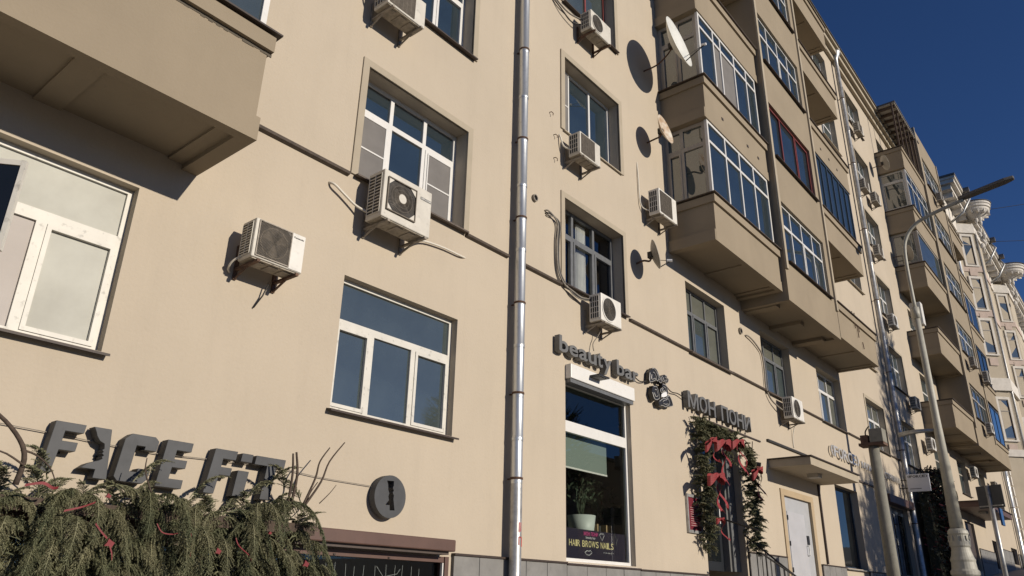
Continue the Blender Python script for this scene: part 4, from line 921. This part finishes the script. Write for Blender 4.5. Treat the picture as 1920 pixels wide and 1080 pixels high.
for y0_, z0_, y1_, z1_, lb in ((-1, 33.2, -30, 41, 'upper overhead wire crossing the blue sky at the right'), (-1, 30.3, -30, 33.5, 'lower overhead wire sagging in front of the ornate house')):
    pts = [(70 + 20 * t, y0_ + (y1_ - y0_) * t, z0_ + (z1_ - z0_) * t - 3.0 * t * (1 - t)) for t in [i / 20 for i in range(21)]]
    cable('overhead_wire', pts, .022, 'cable_black', lb, 5)

# ------------------------------------------------------------------ ornate house at the end of the street
orn = thing('ornate_building', 'ornate cream and white house with round cornice crowns at the end of the street', 'building', (75, .15, gz(75)))
OO = orn.location.copy()
def ob(b, name, m, **k):
    o = b.build(name, m, orn, **k); o.location = -OO; return o
oh = []
for x in (62.0, 72.5, 76.5, 88.5, 92.5):
    for z in (8, 12.4, 19.4, 23.1, 26.8): oh.append((x, x + 1.5, z, z + 2.3, .2))
ow = wall_mesh(60.82, 104, -1, 31.7, oh, y=.15); ow.quad((60.82, .15, -1), (60.82, .15, 31.7), (60.82, 14, 31.7), (60.82, 14, -1))
ob(ow, 'wall', 'ornate_wall', fix=False)
for h_ in oh:
    wn = window(orn, h_[0], h_[2], 1.5, 2.3, .30, cols=(0, .5, 1), tr=.68, fm='brown_frame', gm='glass_dark', sill='ornate_white', wy=.15); wn.location = Vector(wn.location) - OO
    b = MB().box(h_[0] - .2, h_[0], .05, .149, h_[2] - .2, h_[3] + .25).box(h_[1], h_[1] + .2, .05, .149, h_[2] - .2, h_[3] + .25).box(h_[0], h_[1], .05, .149, h_[3], h_[3] + .25); ob(b, 'window_trim', 'ornate_white')
ob(MB().box(60.3, 104.4, -.75, .149, 31.2, 31.55).box(60.0, 104.7, -1.05, .149, 31.55, 31.85).box(59.9, 104.8, -1.18, .149, 31.85, 32.05), 'cornice', 'ornate_white')
ob(MB().box(59.8, 104.9, -1.22, 6, 32.055, 32.2), 'roof', 'roof_metal')
ob(MB().box(60.6, 104, .02, .148, 29.6, 31.19), 'frieze', 'ornate_white')
for i in range(26): ob(MB().box(60.9 + i * 1.6, 61.15 + i * 1.6, -.7, .10, 30.75, 31.19), 'modillion', 'ornate_white')
def oriel(xa, xb, xc, r, ztop):
    """three-sided bay on the ornate front crowned by a round bracketed cornice"""
    y0, y1 = .148, -.9
    pl = [(xa, y0), (xa + 1.05, y1), (xb - 1.05, y1), (xb, y0)]
    ob(MB().prismz(pl, 4.5, 30.4), 'oriel', 'ornate_wall')
    g = lambda e: [(xa - e, y0), (xa + 1.05 - e * .4, y1 - e), (xb - 1.05 + e * .4, y1 - e), (xb + e, y0)]
    for za, zb, e, m in ((16.45, 17.4, .22, 'ornate_white'), (22.35, 22.9, .07, 'ornate_pink'), (26.1, 26.6, .07, 'ornate_pink'), (29.5, 30.3, .12, 'ornate_white'), (11.6, 12.1, .15, 'ornate_white')):
        ob(MB().prismz(g(e), za, zb), 'band', m)
    # windows in the left slanted face
    ang = -math.pi / 4; ux, uy = math.cos(ang), math.sin(ang)
    for z, h in ((12.9, 2.9), (19.4, 2.6), (23.0, 2.5), (26.75, 2.45)):
        nx, ny = math.sin(ang), -math.cos(ang)
        wx, wy_ = xa + .36 * ux + .03 * nx, y0 + .36 * uy + .03 * ny
        wn = window(orn, wx, z, .78, h, wy_, cols=(0, 1), tr=.7, fm='brown_frame', gm='glass_dark', sill=None, rotz=ang); wn.location = Vector(wn.location) - OO
        t_ = MB().box(-.16, 0, -.05, .07, -.1, h + .2).box(.78, .94, -.05, .07, -.1, h + .2).box(0, .78, -.05, .07, h, h + .2).box(-.2, .98, -.10, .07, -.22, -.101)
        o = t_.build('window_trim', 'ornate_white', orn, loc=tuple(Vector((wx, wy_, z)) - OO), rot=(0, 0, ang))
        MB().box(.06, .72, -.045, -.03, -1.0, -.4).build('panel', 'ornate_pink', orn, loc=tuple(Vector((wx, wy_, z)) - OO), rot=(0, 0, ang))
    for i in range(9):                            # rusticated corner blocks
        z = 5.2 + i * .72
        ob(MB().prismz([(xa + .95, y1 + .15), (xa + 1.0, y1 - .08), (xa + 1.7, y1 - .08), (xa + 1.7, y1 + .1)], z, z + .62), 'corner_block', 'ornate_white')
        ob(MB().box(xa - .5, xa - .05, .03, .148, z, z + .62), 'corner_block', 'ornate_white')
    pr_ = [(.10, -1.15), (.50, -1.02), (.74, -.82), (r * .80, -.62), (r * .88, -.55), (r * .93, -.45), (r * .96, -.4), (r * .96, -.22), (r * 1.04, -.18), (r * 1.04, .02), (r * 1.1, .06), (r * 1.1, .22), (r * .2, .42)]
    ob(MB().lathe(pr_, (xc, -1.2, ztop), 36), 'crown', 'ornate_white', smooth=False)
    ob(MB().lathe([(r * 1.14, .225), (r * 1.16, .27), (.05, .62)], (xc, -1.2, ztop), 36), 'crown_roof', 'roof_metal')
    for k in range(14):
        a = 2 * math.pi * k / 14
        MB().box(-.05, .05, 0, .26, 0, .34).build('crown_bracket', 'ornate_white', orn, loc=tuple(Vector((xc + (r * .72) * math.cos(a), -1.2 + (r * .72) * math.sin(a), ztop - .74)) - OO), rot=(0, 0, a - math.pi / 2))
    fr_ = random.Random(11)
    for k in range(16):                           # stucco figures and swags under the crown
        a = fr_.uniform(-3.0, -.1); rr = fr_.uniform(.15, .45); zz = fr_.uniform(-3.6, -1.1)
        b = MB().lathe([(0.0, -.28), (.10, -.2), (.15, 0), (.10, .2), (0.0, .28)], n=8)
        b.build('stucco', 'ornate_white', orn, loc=tuple(Vector((xc + rr * math.cos(a), -1.2 + rr * math.sin(a), ztop + zz)) - OO), rot=(fr_.uniform(-.5, .5), fr_.uniform(-.5, .5), 0), smooth=True)
oriel(64.95, 70.6, 66.6, 1.18, 31.85); oriel(81.2, 87.2, 82.6, 1.45, 31.85)
ob(MB().tube([(66.1, -1.02, 3), (66.1, -1.02, 29.4)], .09, 10), 'rain_pipe', 'zinc_dull', smooth=True)
for x in (63.2, 74.5, 79):
    ob(MB().tube([(x, -1.1, 31.9), (x - .2, -1.5, 31.2), (x - .6, -.9, 30.0), (x - .7, .0, 29.4)], .09, 8), 'gutter_arm', 'zinc_dull', smooth=True)
    ob(MB().box(x - .25, x + .25, -1.6, -1.1, 31.9, 32.25), 'gutter_head', 'roof_metal')

# ------------------------------------------------------------------ houses across the street (behind the viewer's right; they shade the far end)
def opposite(x0, x1, y0, y1, zt, label, tower=None):
    t = thing('opposite_house', label, 'house', ((x0 + x1) / 2, y1, gz((x0 + x1) / 2)))
    o0 = Vector(t.location)
    hs = []
    nx = int((x1 - x0) / 3)
    for i in range(nx):
        for z in [gz(x0) + 1.5 + 3.3 * j for j in range(int((zt - gz(x0) - 2) / 3.3))]: hs.append((x0 + .8 + i * 3, x0 + 2.1 + i * 3, z, z + 1.7, .2))
    b = MB(); w_ = wall_mesh(x0, x1, gz(x0) - 2, zt, hs, y=0); b.v = [(x, y1 - y, z) for x, y, z in w_.v]; b.f = list(w_.f)
    b.quad((x0, y0, gz(x0) - 2), (x0, y1, gz(x0) - 2), (x0, y1, zt), (x0, y0, zt)).quad((x1, y0, gz(x0) - 2), (x1, y1, gz(x0) - 2), (x1, y1, zt), (x1, y0, zt)).quad((x0, y0, gz(x0) - 2), (x1, y0, gz(x0) - 2), (x1, y0, zt), (x0, y0, zt))
    o = b.build('wall', 'house', t, fix=False); o.location = -o0
    o = MB().box(x0 - .3, x1 + .3, y0 - .3, y1 + .3, zt + .002, zt + .2).build('roof', 'roof_metal', t); o.location = -o0
    for h in hs:
        o = MB().box(h[0], h[1], y1 - .18, y1 - .15, h[2], h[3]).build('window', 'glass_dark', t); o.location = -o0
    if tower:
        o = MB().box(*tower).build('stair_tower', 'house', t); o.location = -o0
opposite(46, 78, -36, -24, 11.3, 'low long house across the street, outside the picture, shading the road')
opposite(-40, 22, -75, -62, 11, 'distant low house across the square, outside the picture, mirrored in the shop glass')

# ------------------------------------------------------------------ unseen bare trees, added and shaped to throw soft shade on the far shop
def shadow_tree(x, y, h, crown, label, seed, n=1500, th=.04):
    t = thing('shadow_tree', label, 'tree', (x, y, gz(x))); r = random.Random(seed)
    MB().tube([(0, 0, -.3), (.1, 0, h * .3), (.0, .1, h * .62), (.1, .0, h * .9)], [.28, .22, .13, .04], 8).build('trunk', 'twig', t, smooth=True)
    b = MB()
    for cx, cz, rx, rz, share in crown:
        for i in range(int(n * share)):
            while True:
                u, v, w = r.uniform(-1, 1), r.uniform(-1, 1), r.uniform(-1, 1)
                if u * u + v * v + w * w < 1: break
            p = Vector((cx + u * rx, v * rx * .8, cz + w * rz)); d = Vector((u + r.uniform(-.6, .6), v + r.uniform(-.6, .6), .4 + r.uniform(-.5, .8))).normalized() * r.uniform(.5, 1.3)
            b.tube([p, p + d * .5 + Vector((0, 0, r.uniform(-.06, .06))), p + d], [th, th * .7, th * .3], 3, cap=False)
    o = b.build('crown', 'twig', t, fix=False)
    return t
TY = -22.0; sx, sz = .13 * 22, .32 * 22           # offset of a shadow thrown on the house front
def crown_for(xs, zs, rx, rz, x): return (xs + sx - x, zs + sz - gz(x), rx, rz)
X1 = 33.5
shadow_tree(X1, TY, 12.5, [(*crown_for(30.6, 2.2, 3.3, 3.4, X1), .8), (*crown_for(29.3, 3.6, 2.2, 2.2, X1), .2)], 'unseen bare tree added across the street to shade the barber shop front', 1, 2600, .055)
X2 = 38.5
shadow_tree(X2, TY, 20, [(*crown_for(34.6, 8.6, 1.9, 4.4, X2), .5), (*crown_for(36.2, 3.0, 3.2, 3.6, X2), .5)], 'unseen tall bare tree added across the street to shade the downpipe wall', 2, 2300, .055)

# ------------------------------------------------------------------ fir branches
def fir_mesh(name, seed, L, rise, droop, nsh, shl, hang, m='fir', nl=.024, step=.0075, nw=.0042):
    """one conifer bough: curved stem, side shoots, each shoot lined with needles; points along -Y and sags"""
    r = random.Random(seed); b = MB(); st = []
    n = 14
    for i in range(n + 1):
        t = i / n; st.append(Vector((.06 * L * math.sin(t * 3 + seed), -L * t * (1 - .25 * t), rise * L * t - droop * L * t * t)))
    b.tube(st, [.006 * (1 - .8 * i / n) + .001 for i in range(n + 1)], 4, cap=False)
    def shoot(p, d, l):
        k = max(3, int(l / step)); q = p.copy(); dd = d.normalized()
        for i in range(k):
            t = i / k; dd = (dd + Vector((0, 0, -hang * .06)) + Vector((r.uniform(-1, 1), r.uniform(-1, 1), r.uniform(-1, 1))) * .035).normalized()
            q2 = q + dd * step; a = dd.orthogonal().normalized(); c = dd.cross(a)
            for j in range(3):
                ph = r.uniform(0, 6.283); s = (a * math.cos(ph) + c * math.sin(ph)); ln = nl * r.uniform(.7, 1.15) * (1 - .35 * t)
                tip = q + (dd * .75 + s * .75) * ln; w = dd.cross(s).normalized() * nw
                b.v += [tuple(q - w), tuple(q + w), tuple(tip)]; m0 = len(b.v); b.f.append((m0 - 3, m0 - 2, m0 - 1))
            q = q2
    for i in range(nsh):
        t = .08 + .92 * i / nsh; j = min(int(t * n), n - 1); p = st[j].lerp(st[j + 1], t * n - j); ax = (st[j + 1] - st[j]).normalized()
        side = (1 if i % 2 else -1); lat = ax.cross(Vector((0, 0, 1))).normalized() * side
        d = ax * r.uniform(.5, 1.0) + lat * r.uniform(.5, 1.0) + Vector((0, 0, r.uniform(-.25, .2) - hang * .35))
        shoot(p, d, shl * (1 - .55 * t) * r.uniform(.6, 1.15))
    shoot(st[-1], st[-1] - st[-2], shl * .7)
    me = bpy.data.meshes.new(name); me.from_pydata(b.v, [], b.f); me.materials.append(MATS[m]); return me
HANG = [fir_mesh('bough', 10 + i, .58, .38, 1.00, 54, .20, .75, ('fir', 'fir_dark')[i % 2]) for i in range(5)]
SPRAY = [fir_mesh('bough', 30 + i, .50, .62, .45, 34, .15, .3, 'fir') for i in range(4)]
SHORT = [fir_mesh('bough', 50 + i, .26, .15, .35, 26, .15, .3, ('fir_dark', 'fir')[i % 2], .028, .009, .005) for i in range(4)]
def bough(me, parent, loc, rz, sc, rx=0.0):
    o = bpy.data.objects.new('bough', me); C.objects.link(o); o.parent = parent; o.location = loc; o.rotation_euler = (rx, 0, rz); o.scale = (sc, sc, sc); return o
fr = random.Random(21)
fg = thing('fir_decoration', 'thick mass of drooping fir branches with red bits over the first shop window', 'fir branches', (3.6, -.1, 2.3))
def top_z(x):                                     # outline of the heap along the wall
    return 2.40 + .06 * math.sin(x * 2.1 + .5) + (.20 if 4.55 < x < 5.15 else 0) + (.05 if x < 3.2 else 0) - (.25 if x > 5.3 else 0)
for i in range(230):
    x = fr.uniform(.2, 5.40); lay = i % 4
    z = top_z(x) - .06 - .20 * lay - fr.uniform(0, .12); y = -.12 - .10 * (2 - lay) * 0 - fr.uniform(.05, .32)
    bough(HANG[i % 5], fg, (x - 3.6, y + .1, z - 2.3), fr.uniform(-1.2, 1.2), fr.uniform(.75, 1.15))
for i in range(110):
    x = fr.uniform(.3, 5.35); z = top_z(x) - fr.uniform(.14, .36)
    bough(SPRAY[i % 4], fg, (x - 3.6, fr.uniform(-.30, -.08) + .1, z - 2.3), fr.choice((-1, 1)) * fr.uniform(.3, 1.9), fr.uniform(.55, 1.05), rx=fr.uniform(-.75, .1))
for i, (x, z, y) in enumerate(((3.30, 2.50, -.30), (4.95, 2.60, -.3), (4.75, 2.62, -.25), (5.15, 2.5, -.3), (4.5, 2.45, -.25), (2.6, 2.45, -.25), (3.9, 2.42, -.28))):
    bough(SPRAY[i % 4], fg, (x - 3.6, y + .1, z - 2.3), (1.4, -1.2, 1.1, -1.5, 1.5, -1.1, 1.3)[i], .9, rx=-.5)
MB().box(-3.3, 1.75, -.28, .09, -.14, -.03).build('support_frame', 'twig', fg)
nb_ = MB(); nr = random.Random(77)
for i in range(7000):
    x = nr.uniform(.2, 5.5); z = nr.uniform(1.2, top_z(x) - .10); y = -.08 - nr.uniform(0, .42) * min(1, (top_z(x) + .1 - z) * 2.2)
    p = Vector((x - 3.6, y + .1, z - 2.3)); d = Vector((nr.uniform(-.6, .6), nr.uniform(-.8, .1), nr.uniform(-1.2, -.1))).normalized() * nr.uniform(.05, .12); q = d.orthogonal().normalized() * .007
    nb_.quad(p - q, p + d * .6 - q, p + d, p + q)
nm_ = nb_.build('inner_needles', 'fir_dark', fg, fix=False); nm_['kind'] = 'stuff'
def tw(pts, r0, r1):
    sp_ = smooth_pts(pts, 4); k = len(sp_)
    o = MB().tube(sp_, [r0 + (r1 - r0) * i / k for i in range(k)], 6).build('bare_twig', 'twig', fg, smooth=True); o.location = -Vector(fg.location)
tw([(2.30, -.45, 2.35), (2.30, -.50, 2.55), (2.22, -.52, 2.70), (2.02, -.55, 2.86), (1.75, -.55, 2.98)], .024, .012)
tw([(2.26, -.50, 2.62), (2.38, -.48, 2.60), (2.52, -.45, 2.52), (2.6, -.42, 2.42)], .010, .004)
tw([(2.30, -.52, 2.50), (2.1, -.55, 2.58), (1.95, -.55, 2.52)], .009, .004)
tw([(4.93, -.42, 2.45), (4.90, -.48, 2.75), (4.86, -.5, 2.97)], .016, .010)
tw([(4.97, -.42, 2.45), (4.96, -.48, 2.75), (4.90, -.5, 2.99)], .018, .011)
tw([(5.12, -.42, 2.45), (5.20, -.48, 2.75), (5.22, -.5, 2.93), (5.32, -.52, 3.10)], .014, .006)
tw([(5.14, -.42, 2.45), (5.28, -.48, 2.72), (5.35, -.5, 2.95), (5.52, -.52, 3.19)], .014, .006)
tw([(5.16, -.40, 2.46), (5.2, -.42, 2.6), (5.28, -.42, 2.72)], .009, .004)
tw([(5.35, -.40, 2.5), (5.46, -.42, 2.62), (5.54, -.42, 2.72)], .006, .003)
tw([(3.50, -.5, 2.25), (3.38, -.52, 2.42), (3.30, -.52, 2.58), (3.30, -.5, 2.7)], .010, .004)
# red paper shapes, ribbons and bead strings caught in the branches
def red_bit(x, z, s, seed, y=-.72):
    r = random.Random(seed); o = MB()
    o.prism([(x + s * math.cos(a) * q, z + s * math.sin(a) * q) for a, q in ((.2, 1), (1.0, .6), (1.9, 1), (2.8, .55), (3.6, 1.1), (4.6, .5), (5.3, .9))], y - .02, y)
    k = o.build('red_ornament', 'berry', fg); k.location = -Vector(fg.location)
def red_ribbon(pts, w=.03):
    w *= .6
    b = MB(); P_ = smooth_pts(pts, 4)
    for i in range(len(P_) - 1):
        u = Vector((.3, 0, .95)) * w * .5; b.quad(P_[i] - u, P_[i + 1] - u, P_[i + 1] + u, P_[i] + u)
    k = b.build('red_ribbon', 'berry', fg, fix=False); k.location = -Vector(fg.location)
red_bit(3.02, 1.93, .042, 1); red_bit(4.02, 1.92, .035, 2); red_bit(5.02, 1.85, .04, 3); red_bit(2.98, 2.32, .025, 4, -.6); red_bit(4.55, 2.12, .02, 6)
red_ribbon([(2.30, -.66, 2.33), (2.42, -.68, 2.36), (2.50, -.68, 2.33), (2.55, -.66, 2.34)], .04)
red_ribbon([(2.62, -.7, 2.16), (2.74, -.72, 2.20), (2.85, -.7, 2.25)], .03)
red_ribbon([(2.88, -.72, 2.08), (2.93, -.74, 2.02), (2.99, -.74, 1.97)], .025)
red_ribbon([(3.02, -.74, 1.92), (3.05, -.75, 1.85), (3.06, -.75, 1.80)], .025)
for pts in ([(3.4, -.72, 2.12), (3.45, -.74, 2.05), (3.55, -.74, 2.04), (3.65, -.72, 2.07)], [(3.72, -.74, 2.06), (3.74, -.75, 1.95), (3.75, -.74, 1.85)], [(4.18, -.74, 2.05), (4.22, -.75, 1.98), (4.35, -.74, 1.9), (4.38, -.74, 1.85)]):
    k = MB().tube(smooth_pts(pts), .006, 4).build('bead_string', 'berry', fg); k.location = -Vector(fg.location)
# strings of fairy lights behind the first shop glass
fl_ = thing('fairy_lights', 'hanging strings of tiny pale lights behind the first shop window', 'fairy lights', (6.6, .12, 1.0))
for i in range(13):
    x = -1.0 + i * .155 + fr.uniform(-.03, .03); z0 = .93 - fr.uniform(0, .05)
    MB().tube([(x, 0, z0), (x + fr.uniform(-.02, .02), 0, z0 - .35), (x, 0, z0 - .8)], .0020, 4).build('light_string', 'poster_white', fl_)
MB().tube([(.1, -.01, .9), (.22, -.01, .78), (.45, -.01, .82), (.5, -.01, .88)], .0022, 4).build('light_string', 'poster_white', fl_)

# ------------------------------------------------------------------ garlanded entrance
gd = thing('door_garland', 'fir garland framing the dark entrance with five red bows', 'garland', (16.6, -.1, 2.6))
def gput(x, y, z, n, sp, k0=0):
    for i in range(n):
        bough(SHORT[(i + k0) % 4], gd, (x + fr.uniform(-sp, sp) - 16.6, y + fr.uniform(-.12, .06) + .1, z + fr.uniform(-sp, sp) - 2.6), fr.uniform(-2.2, 2.2), fr.uniform(.65, 1.1), rx=fr.uniform(-.9, .7))
for i in range(24):
    t = i / 23; gput(15.45 + .05 * math.sin(i), -.14, 2.78 + 2.35 * t, 9, .15, i)
for i in range(16):
    t = i / 15; gput(15.35 + 2.25 * t, -.22, 5.18 - .05 * math.sin(t * 3) - .15 * t, 7, .12, i)
for i in range(22):
    t = i / 21; gput(17.72 + .04 * math.sin(i * 2), -.22, 2.75 + 2.1 * t, 9, .13, i)
for i in range(5): gput(16.35, -.25, 4.95 - .1 * i, 3, .09)
for p_ in ([(15.5, -.2, 5.3), (15.55, -.25, 5.5), (15.62, -.25, 5.58)], [(15.4, -.2, 5.25), (15.3, -.25, 5.42)], [(17.9, -.2, 4.85), (18.05, -.25, 5.05), (18.1, -.25, 5.22)], [(17.5, -.2, 5.1), (17.7, -.22, 5.2), (17.95, -.22, 5.1)]):
    k = MB().tube(p_, .012, 5).build('bare_twig', 'twig', gd); k.location = -Vector(gd.location)
def bow(x, y, z, s, tails, ang=0.0):
    """ribbon bow: two soft loops, knot and hanging tails"""
    def put(b, nm, **k):
        o = b.build(nm, 'ribbon', gd, **k); o.location = -Vector(gd.location)
    for sgn, dip in ((-1, -.35 + ang), (1, -.10 - ang)):
        b = MB(); n = 16; ring = []
        for i in range(n + 1):
            a = 2 * math.pi * i / n; u = .5 * (1 - math.cos(a))              # 0 at the knot, 1 at the far end
            cx = sgn * s * .85 * u; cy = s * .20 * math.sin(a) - .03; w = s * (.07 + .24 * u * (1.15 - .3 * u)); cz = dip * s * u + s * .10 * math.sin(math.pi * u)
            ring.append(((x + cx + .10 * w, y + cy, z + cz - w), (x + cx - .10 * w, y + cy - .02, z + cz + .75 * w)))
        for i in range(n): b.quad(ring[i][0], ring[i + 1][0], ring[i + 1][1], ring[i][1])
        put(b, 'bow_loop', fix=False, smooth=True)
    put(MB().box(x - s * .10, x + s * .10, y - s * .22, y + s * .05, z - s * .13, z + s * .13), 'bow_knot', bevel=s * .05)
    for dx, ln, ph in tails:
        b = MB(); n = 12; w = s * .17
        f = lambda t: Vector((x + dx * t + .04 * math.sin(t * 6 + ph), y - .06 - .06 * math.sin(t * 7 + ph), z - ln * t)); ww = lambda t: w * (.35 + .85 * t)
        for i in range(n):
            t0, t1 = i / n, (i + 1) / n; p, q = f(t0), f(t1); cut = .10 if i == n - 1 else 0
            b.quad(p - Vector((ww(t0), .02, 0)), q - Vector((ww(t1), .02, -cut)), q + Vector((ww(t1), .03 * math.sin(t1 * 5 + ph), 0)), p + Vector((ww(t0), .03 * math.sin(t0 * 5 + ph), 0)))
        put(b, 'bow_tail', fix=False, smooth=True)
bow(15.72, -.50, 4.80, .42, ((-.05, .95, 0), (.12, .55, 2)))
bow(15.10, -.52, 4.72, .30, ((.25, .45, 0),), -.3)
bow(16.62, -.45, 4.96, .38, ((.18, .75, 1), (.30, .60, 3)))
bow(15.22, -.52, 4.02, .42, ((.12, .80, 0), (.26, .70, 2)))
bow(17.62, -.45, 4.45, .34, ((.05, .75, 0), (.15, .6, 1)), -.2)
bow(15.30, -.50, 3.15, .20, ((.18, .45, 1),))
cam_ = thing('security_camera', 'small black camera on the wall right of the garlanded entrance', 'camera', (18.35, 0, 4.75))
MB().tube([(0, 0, 0), (0, -.14, 0)], .03, 8).build('bracket', 'sign_black', cam_); MB().tube([(.0, -.10, -.02), (.06, -.28, -.06)], .06, 10).build('body', 'sign_black', cam_); MB().box(-.05, .05, -.05, 0, .06, .22).build('junction_box', 'sign_black', cam_)

# ------------------------------------------------------------------ plants and shelf behind the beauty shop glass
pp = thing('potted_plant', 'leafy plant in a pale round pot behind the beauty shop glass', 'potted plant', (11.95, .62, 2.50))
MB().lathe([(.0, 0), (.20, 0), (.26, .48), (.245, .48), (.20, .40), (0, .40)], n=20).build('pot', 'pot', pp, smooth=True)
pl_ = random.Random(4)
for i in range(9): MB().tube(smooth_pts([(0, 0, .4), (pl_.uniform(-.1, .1), pl_.uniform(-.1, .1), .7), (pl_.uniform(-.35, .45), pl_.uniform(-.2, .2), pl_.uniform(.85, 1.2))]), .008, 4).build('stem', 'leaf', pp)
def leaves(parent, n, c, r, l0, l1, seed, m='leaf'):
    rr = random.Random(seed)
    for i in range(n):
        d = Vector((rr.uniform(-1, 1), rr.uniform(-.7, .7), rr.uniform(-.5, .8))).normalized(); p = Vector(c) + Vector((rr.uniform(-1, 1) * r[0], rr.uniform(-1, 1) * r[1], rr.uniform(-1, 1) * r[2]))
        l = rr.uniform(l0, l1); s = d.cross(Vector((0, 0, 1))).normalized() * l * .22; up = Vector((0, 0, .1 * l))
        MB().quad(p, p + d * l * .5 - s + up, p + d * l, p + d * l * .5 + s + up).build('leaf', m, parent, fix=False)
leaves(pp, 70, (.05, 0, .95), (.42, .22, .28), .10, .22, 8)
p2 = thing('potted_plant', 'tall dark plant with long leaves at the right behind the beauty shop glass', 'potted plant', (13.0, .85, 2.2))
MB().lathe([(0, 0), (.16, 0), (.2, .4), (0, .38)], n=16).build('pot', 'sign_face', p2, smooth=True)
MB().tube([(0, 0, .3), (.02, 0, .8), (-.02, 0, 1.25)], .015, 5).build('stem', 'twig', p2); leaves(p2, 46, (0, 0, 1.15), (.22, .15, .3), .16, .34, 9)
bk = thing('book_row', 'few upright wooden-edged books beside the pale pot', 'books', (12.32, .6, 2.50))
for i, (x, h) in enumerate(((0, .36), (.07, .33), (.3, .36), (.38, .34), (.46, .36))): MB().box(x, x + .035, -.08, .08, 0, h).build('book', 'wood' if i != 1 else 'room', bk)
sh_ = thing('window_shelf', 'low shelf carrying the pot and books behind the beauty shop glass', 'shelf', (12.0, .62, 2.07))
MB().box(-1.3, 1.3, -.26, .26, .385, .425).build('board', 'wood', sh_)
for x in (-1.2, 1.2): MB().box(x - .03, x + .03, -.2, .2, 0, .384).build('leg', 'wood', sh_)

# ------------------------------------------------------------------ dark foliage arch by the far shop
iv = thing('entrance_foliage', 'tall dark evergreen and red foliage heaped round the far shop entrance', 'foliage', (36, -.5, gz(36)))
ivr = random.Random(17)
for nm, m_, cnt, sd in (('evergreen_mass', 'ivy', 5200, 1), ('red_mass', 'dark_red', 1100, 2)):
    b = MB(); r = random.Random(sd)
    for i in range(cnt):
        t = r.random(); z = 4.3 * t + .2
        wdt = 1.9 if z > 2.6 else 1.6; x = r.gauss(.2 if nm == 'red_mass' else 0, wdt * .52); x = max(-2.0, min(2.2, x)); y = r.uniform(-.55, .35) * (1 - .3 * abs(x) / 2.2)
        if z > 3.6 and abs(x) > 1.5: continue
        p = Vector((x, y, z)); d = Vector((r.uniform(-1, 1), r.uniform(-1, .2), r.uniform(-1.2, .5))).normalized() * r.uniform(.12, .26); s = d.orthogonal().normalized() * .035
        b.quad(p - s, p + d * .6 - s * .8, p + d, p + s)
    b.build(nm, m_, iv, fix=False)
for i in range(7):
    x = -1.2 + i * .45; bough(HANG[i % 5], iv, (x, -.3, 4.1 + .25 * math.sin(i)), ivr.uniform(-1, 1), 1.3, rx=.5)
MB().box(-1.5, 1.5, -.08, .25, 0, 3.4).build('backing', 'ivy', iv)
tag(MB().box(45.2, 45.9, -1.5, -1.42, 5.3, 6.1).build('blue_plate', 'blue_panel'), 'small bright blue plate hung at the brown canopy', 'sign')
# casement of the frosted window standing open at the left edge of the picture
cs_ = hb(MB().box(0, .035, -.02, .02, 0, .86).box(1.02, 1.06, -.022, .022, 0, .86).box(.035, 1.02, -.02, .02, 0, .05).box(.035, 1.02, -.02, .02, .81, .86), 'open_casement', 'white_worn')
cs_.location = Vector((.90, .10, 4.18)) - HO; cs_.rotation_euler = (0, 0, math.atan2(-.70, .80))
MB().box(.03, 1.03, -.008, .008, .04, .82).build('pane', 'glass_shop', cs_)
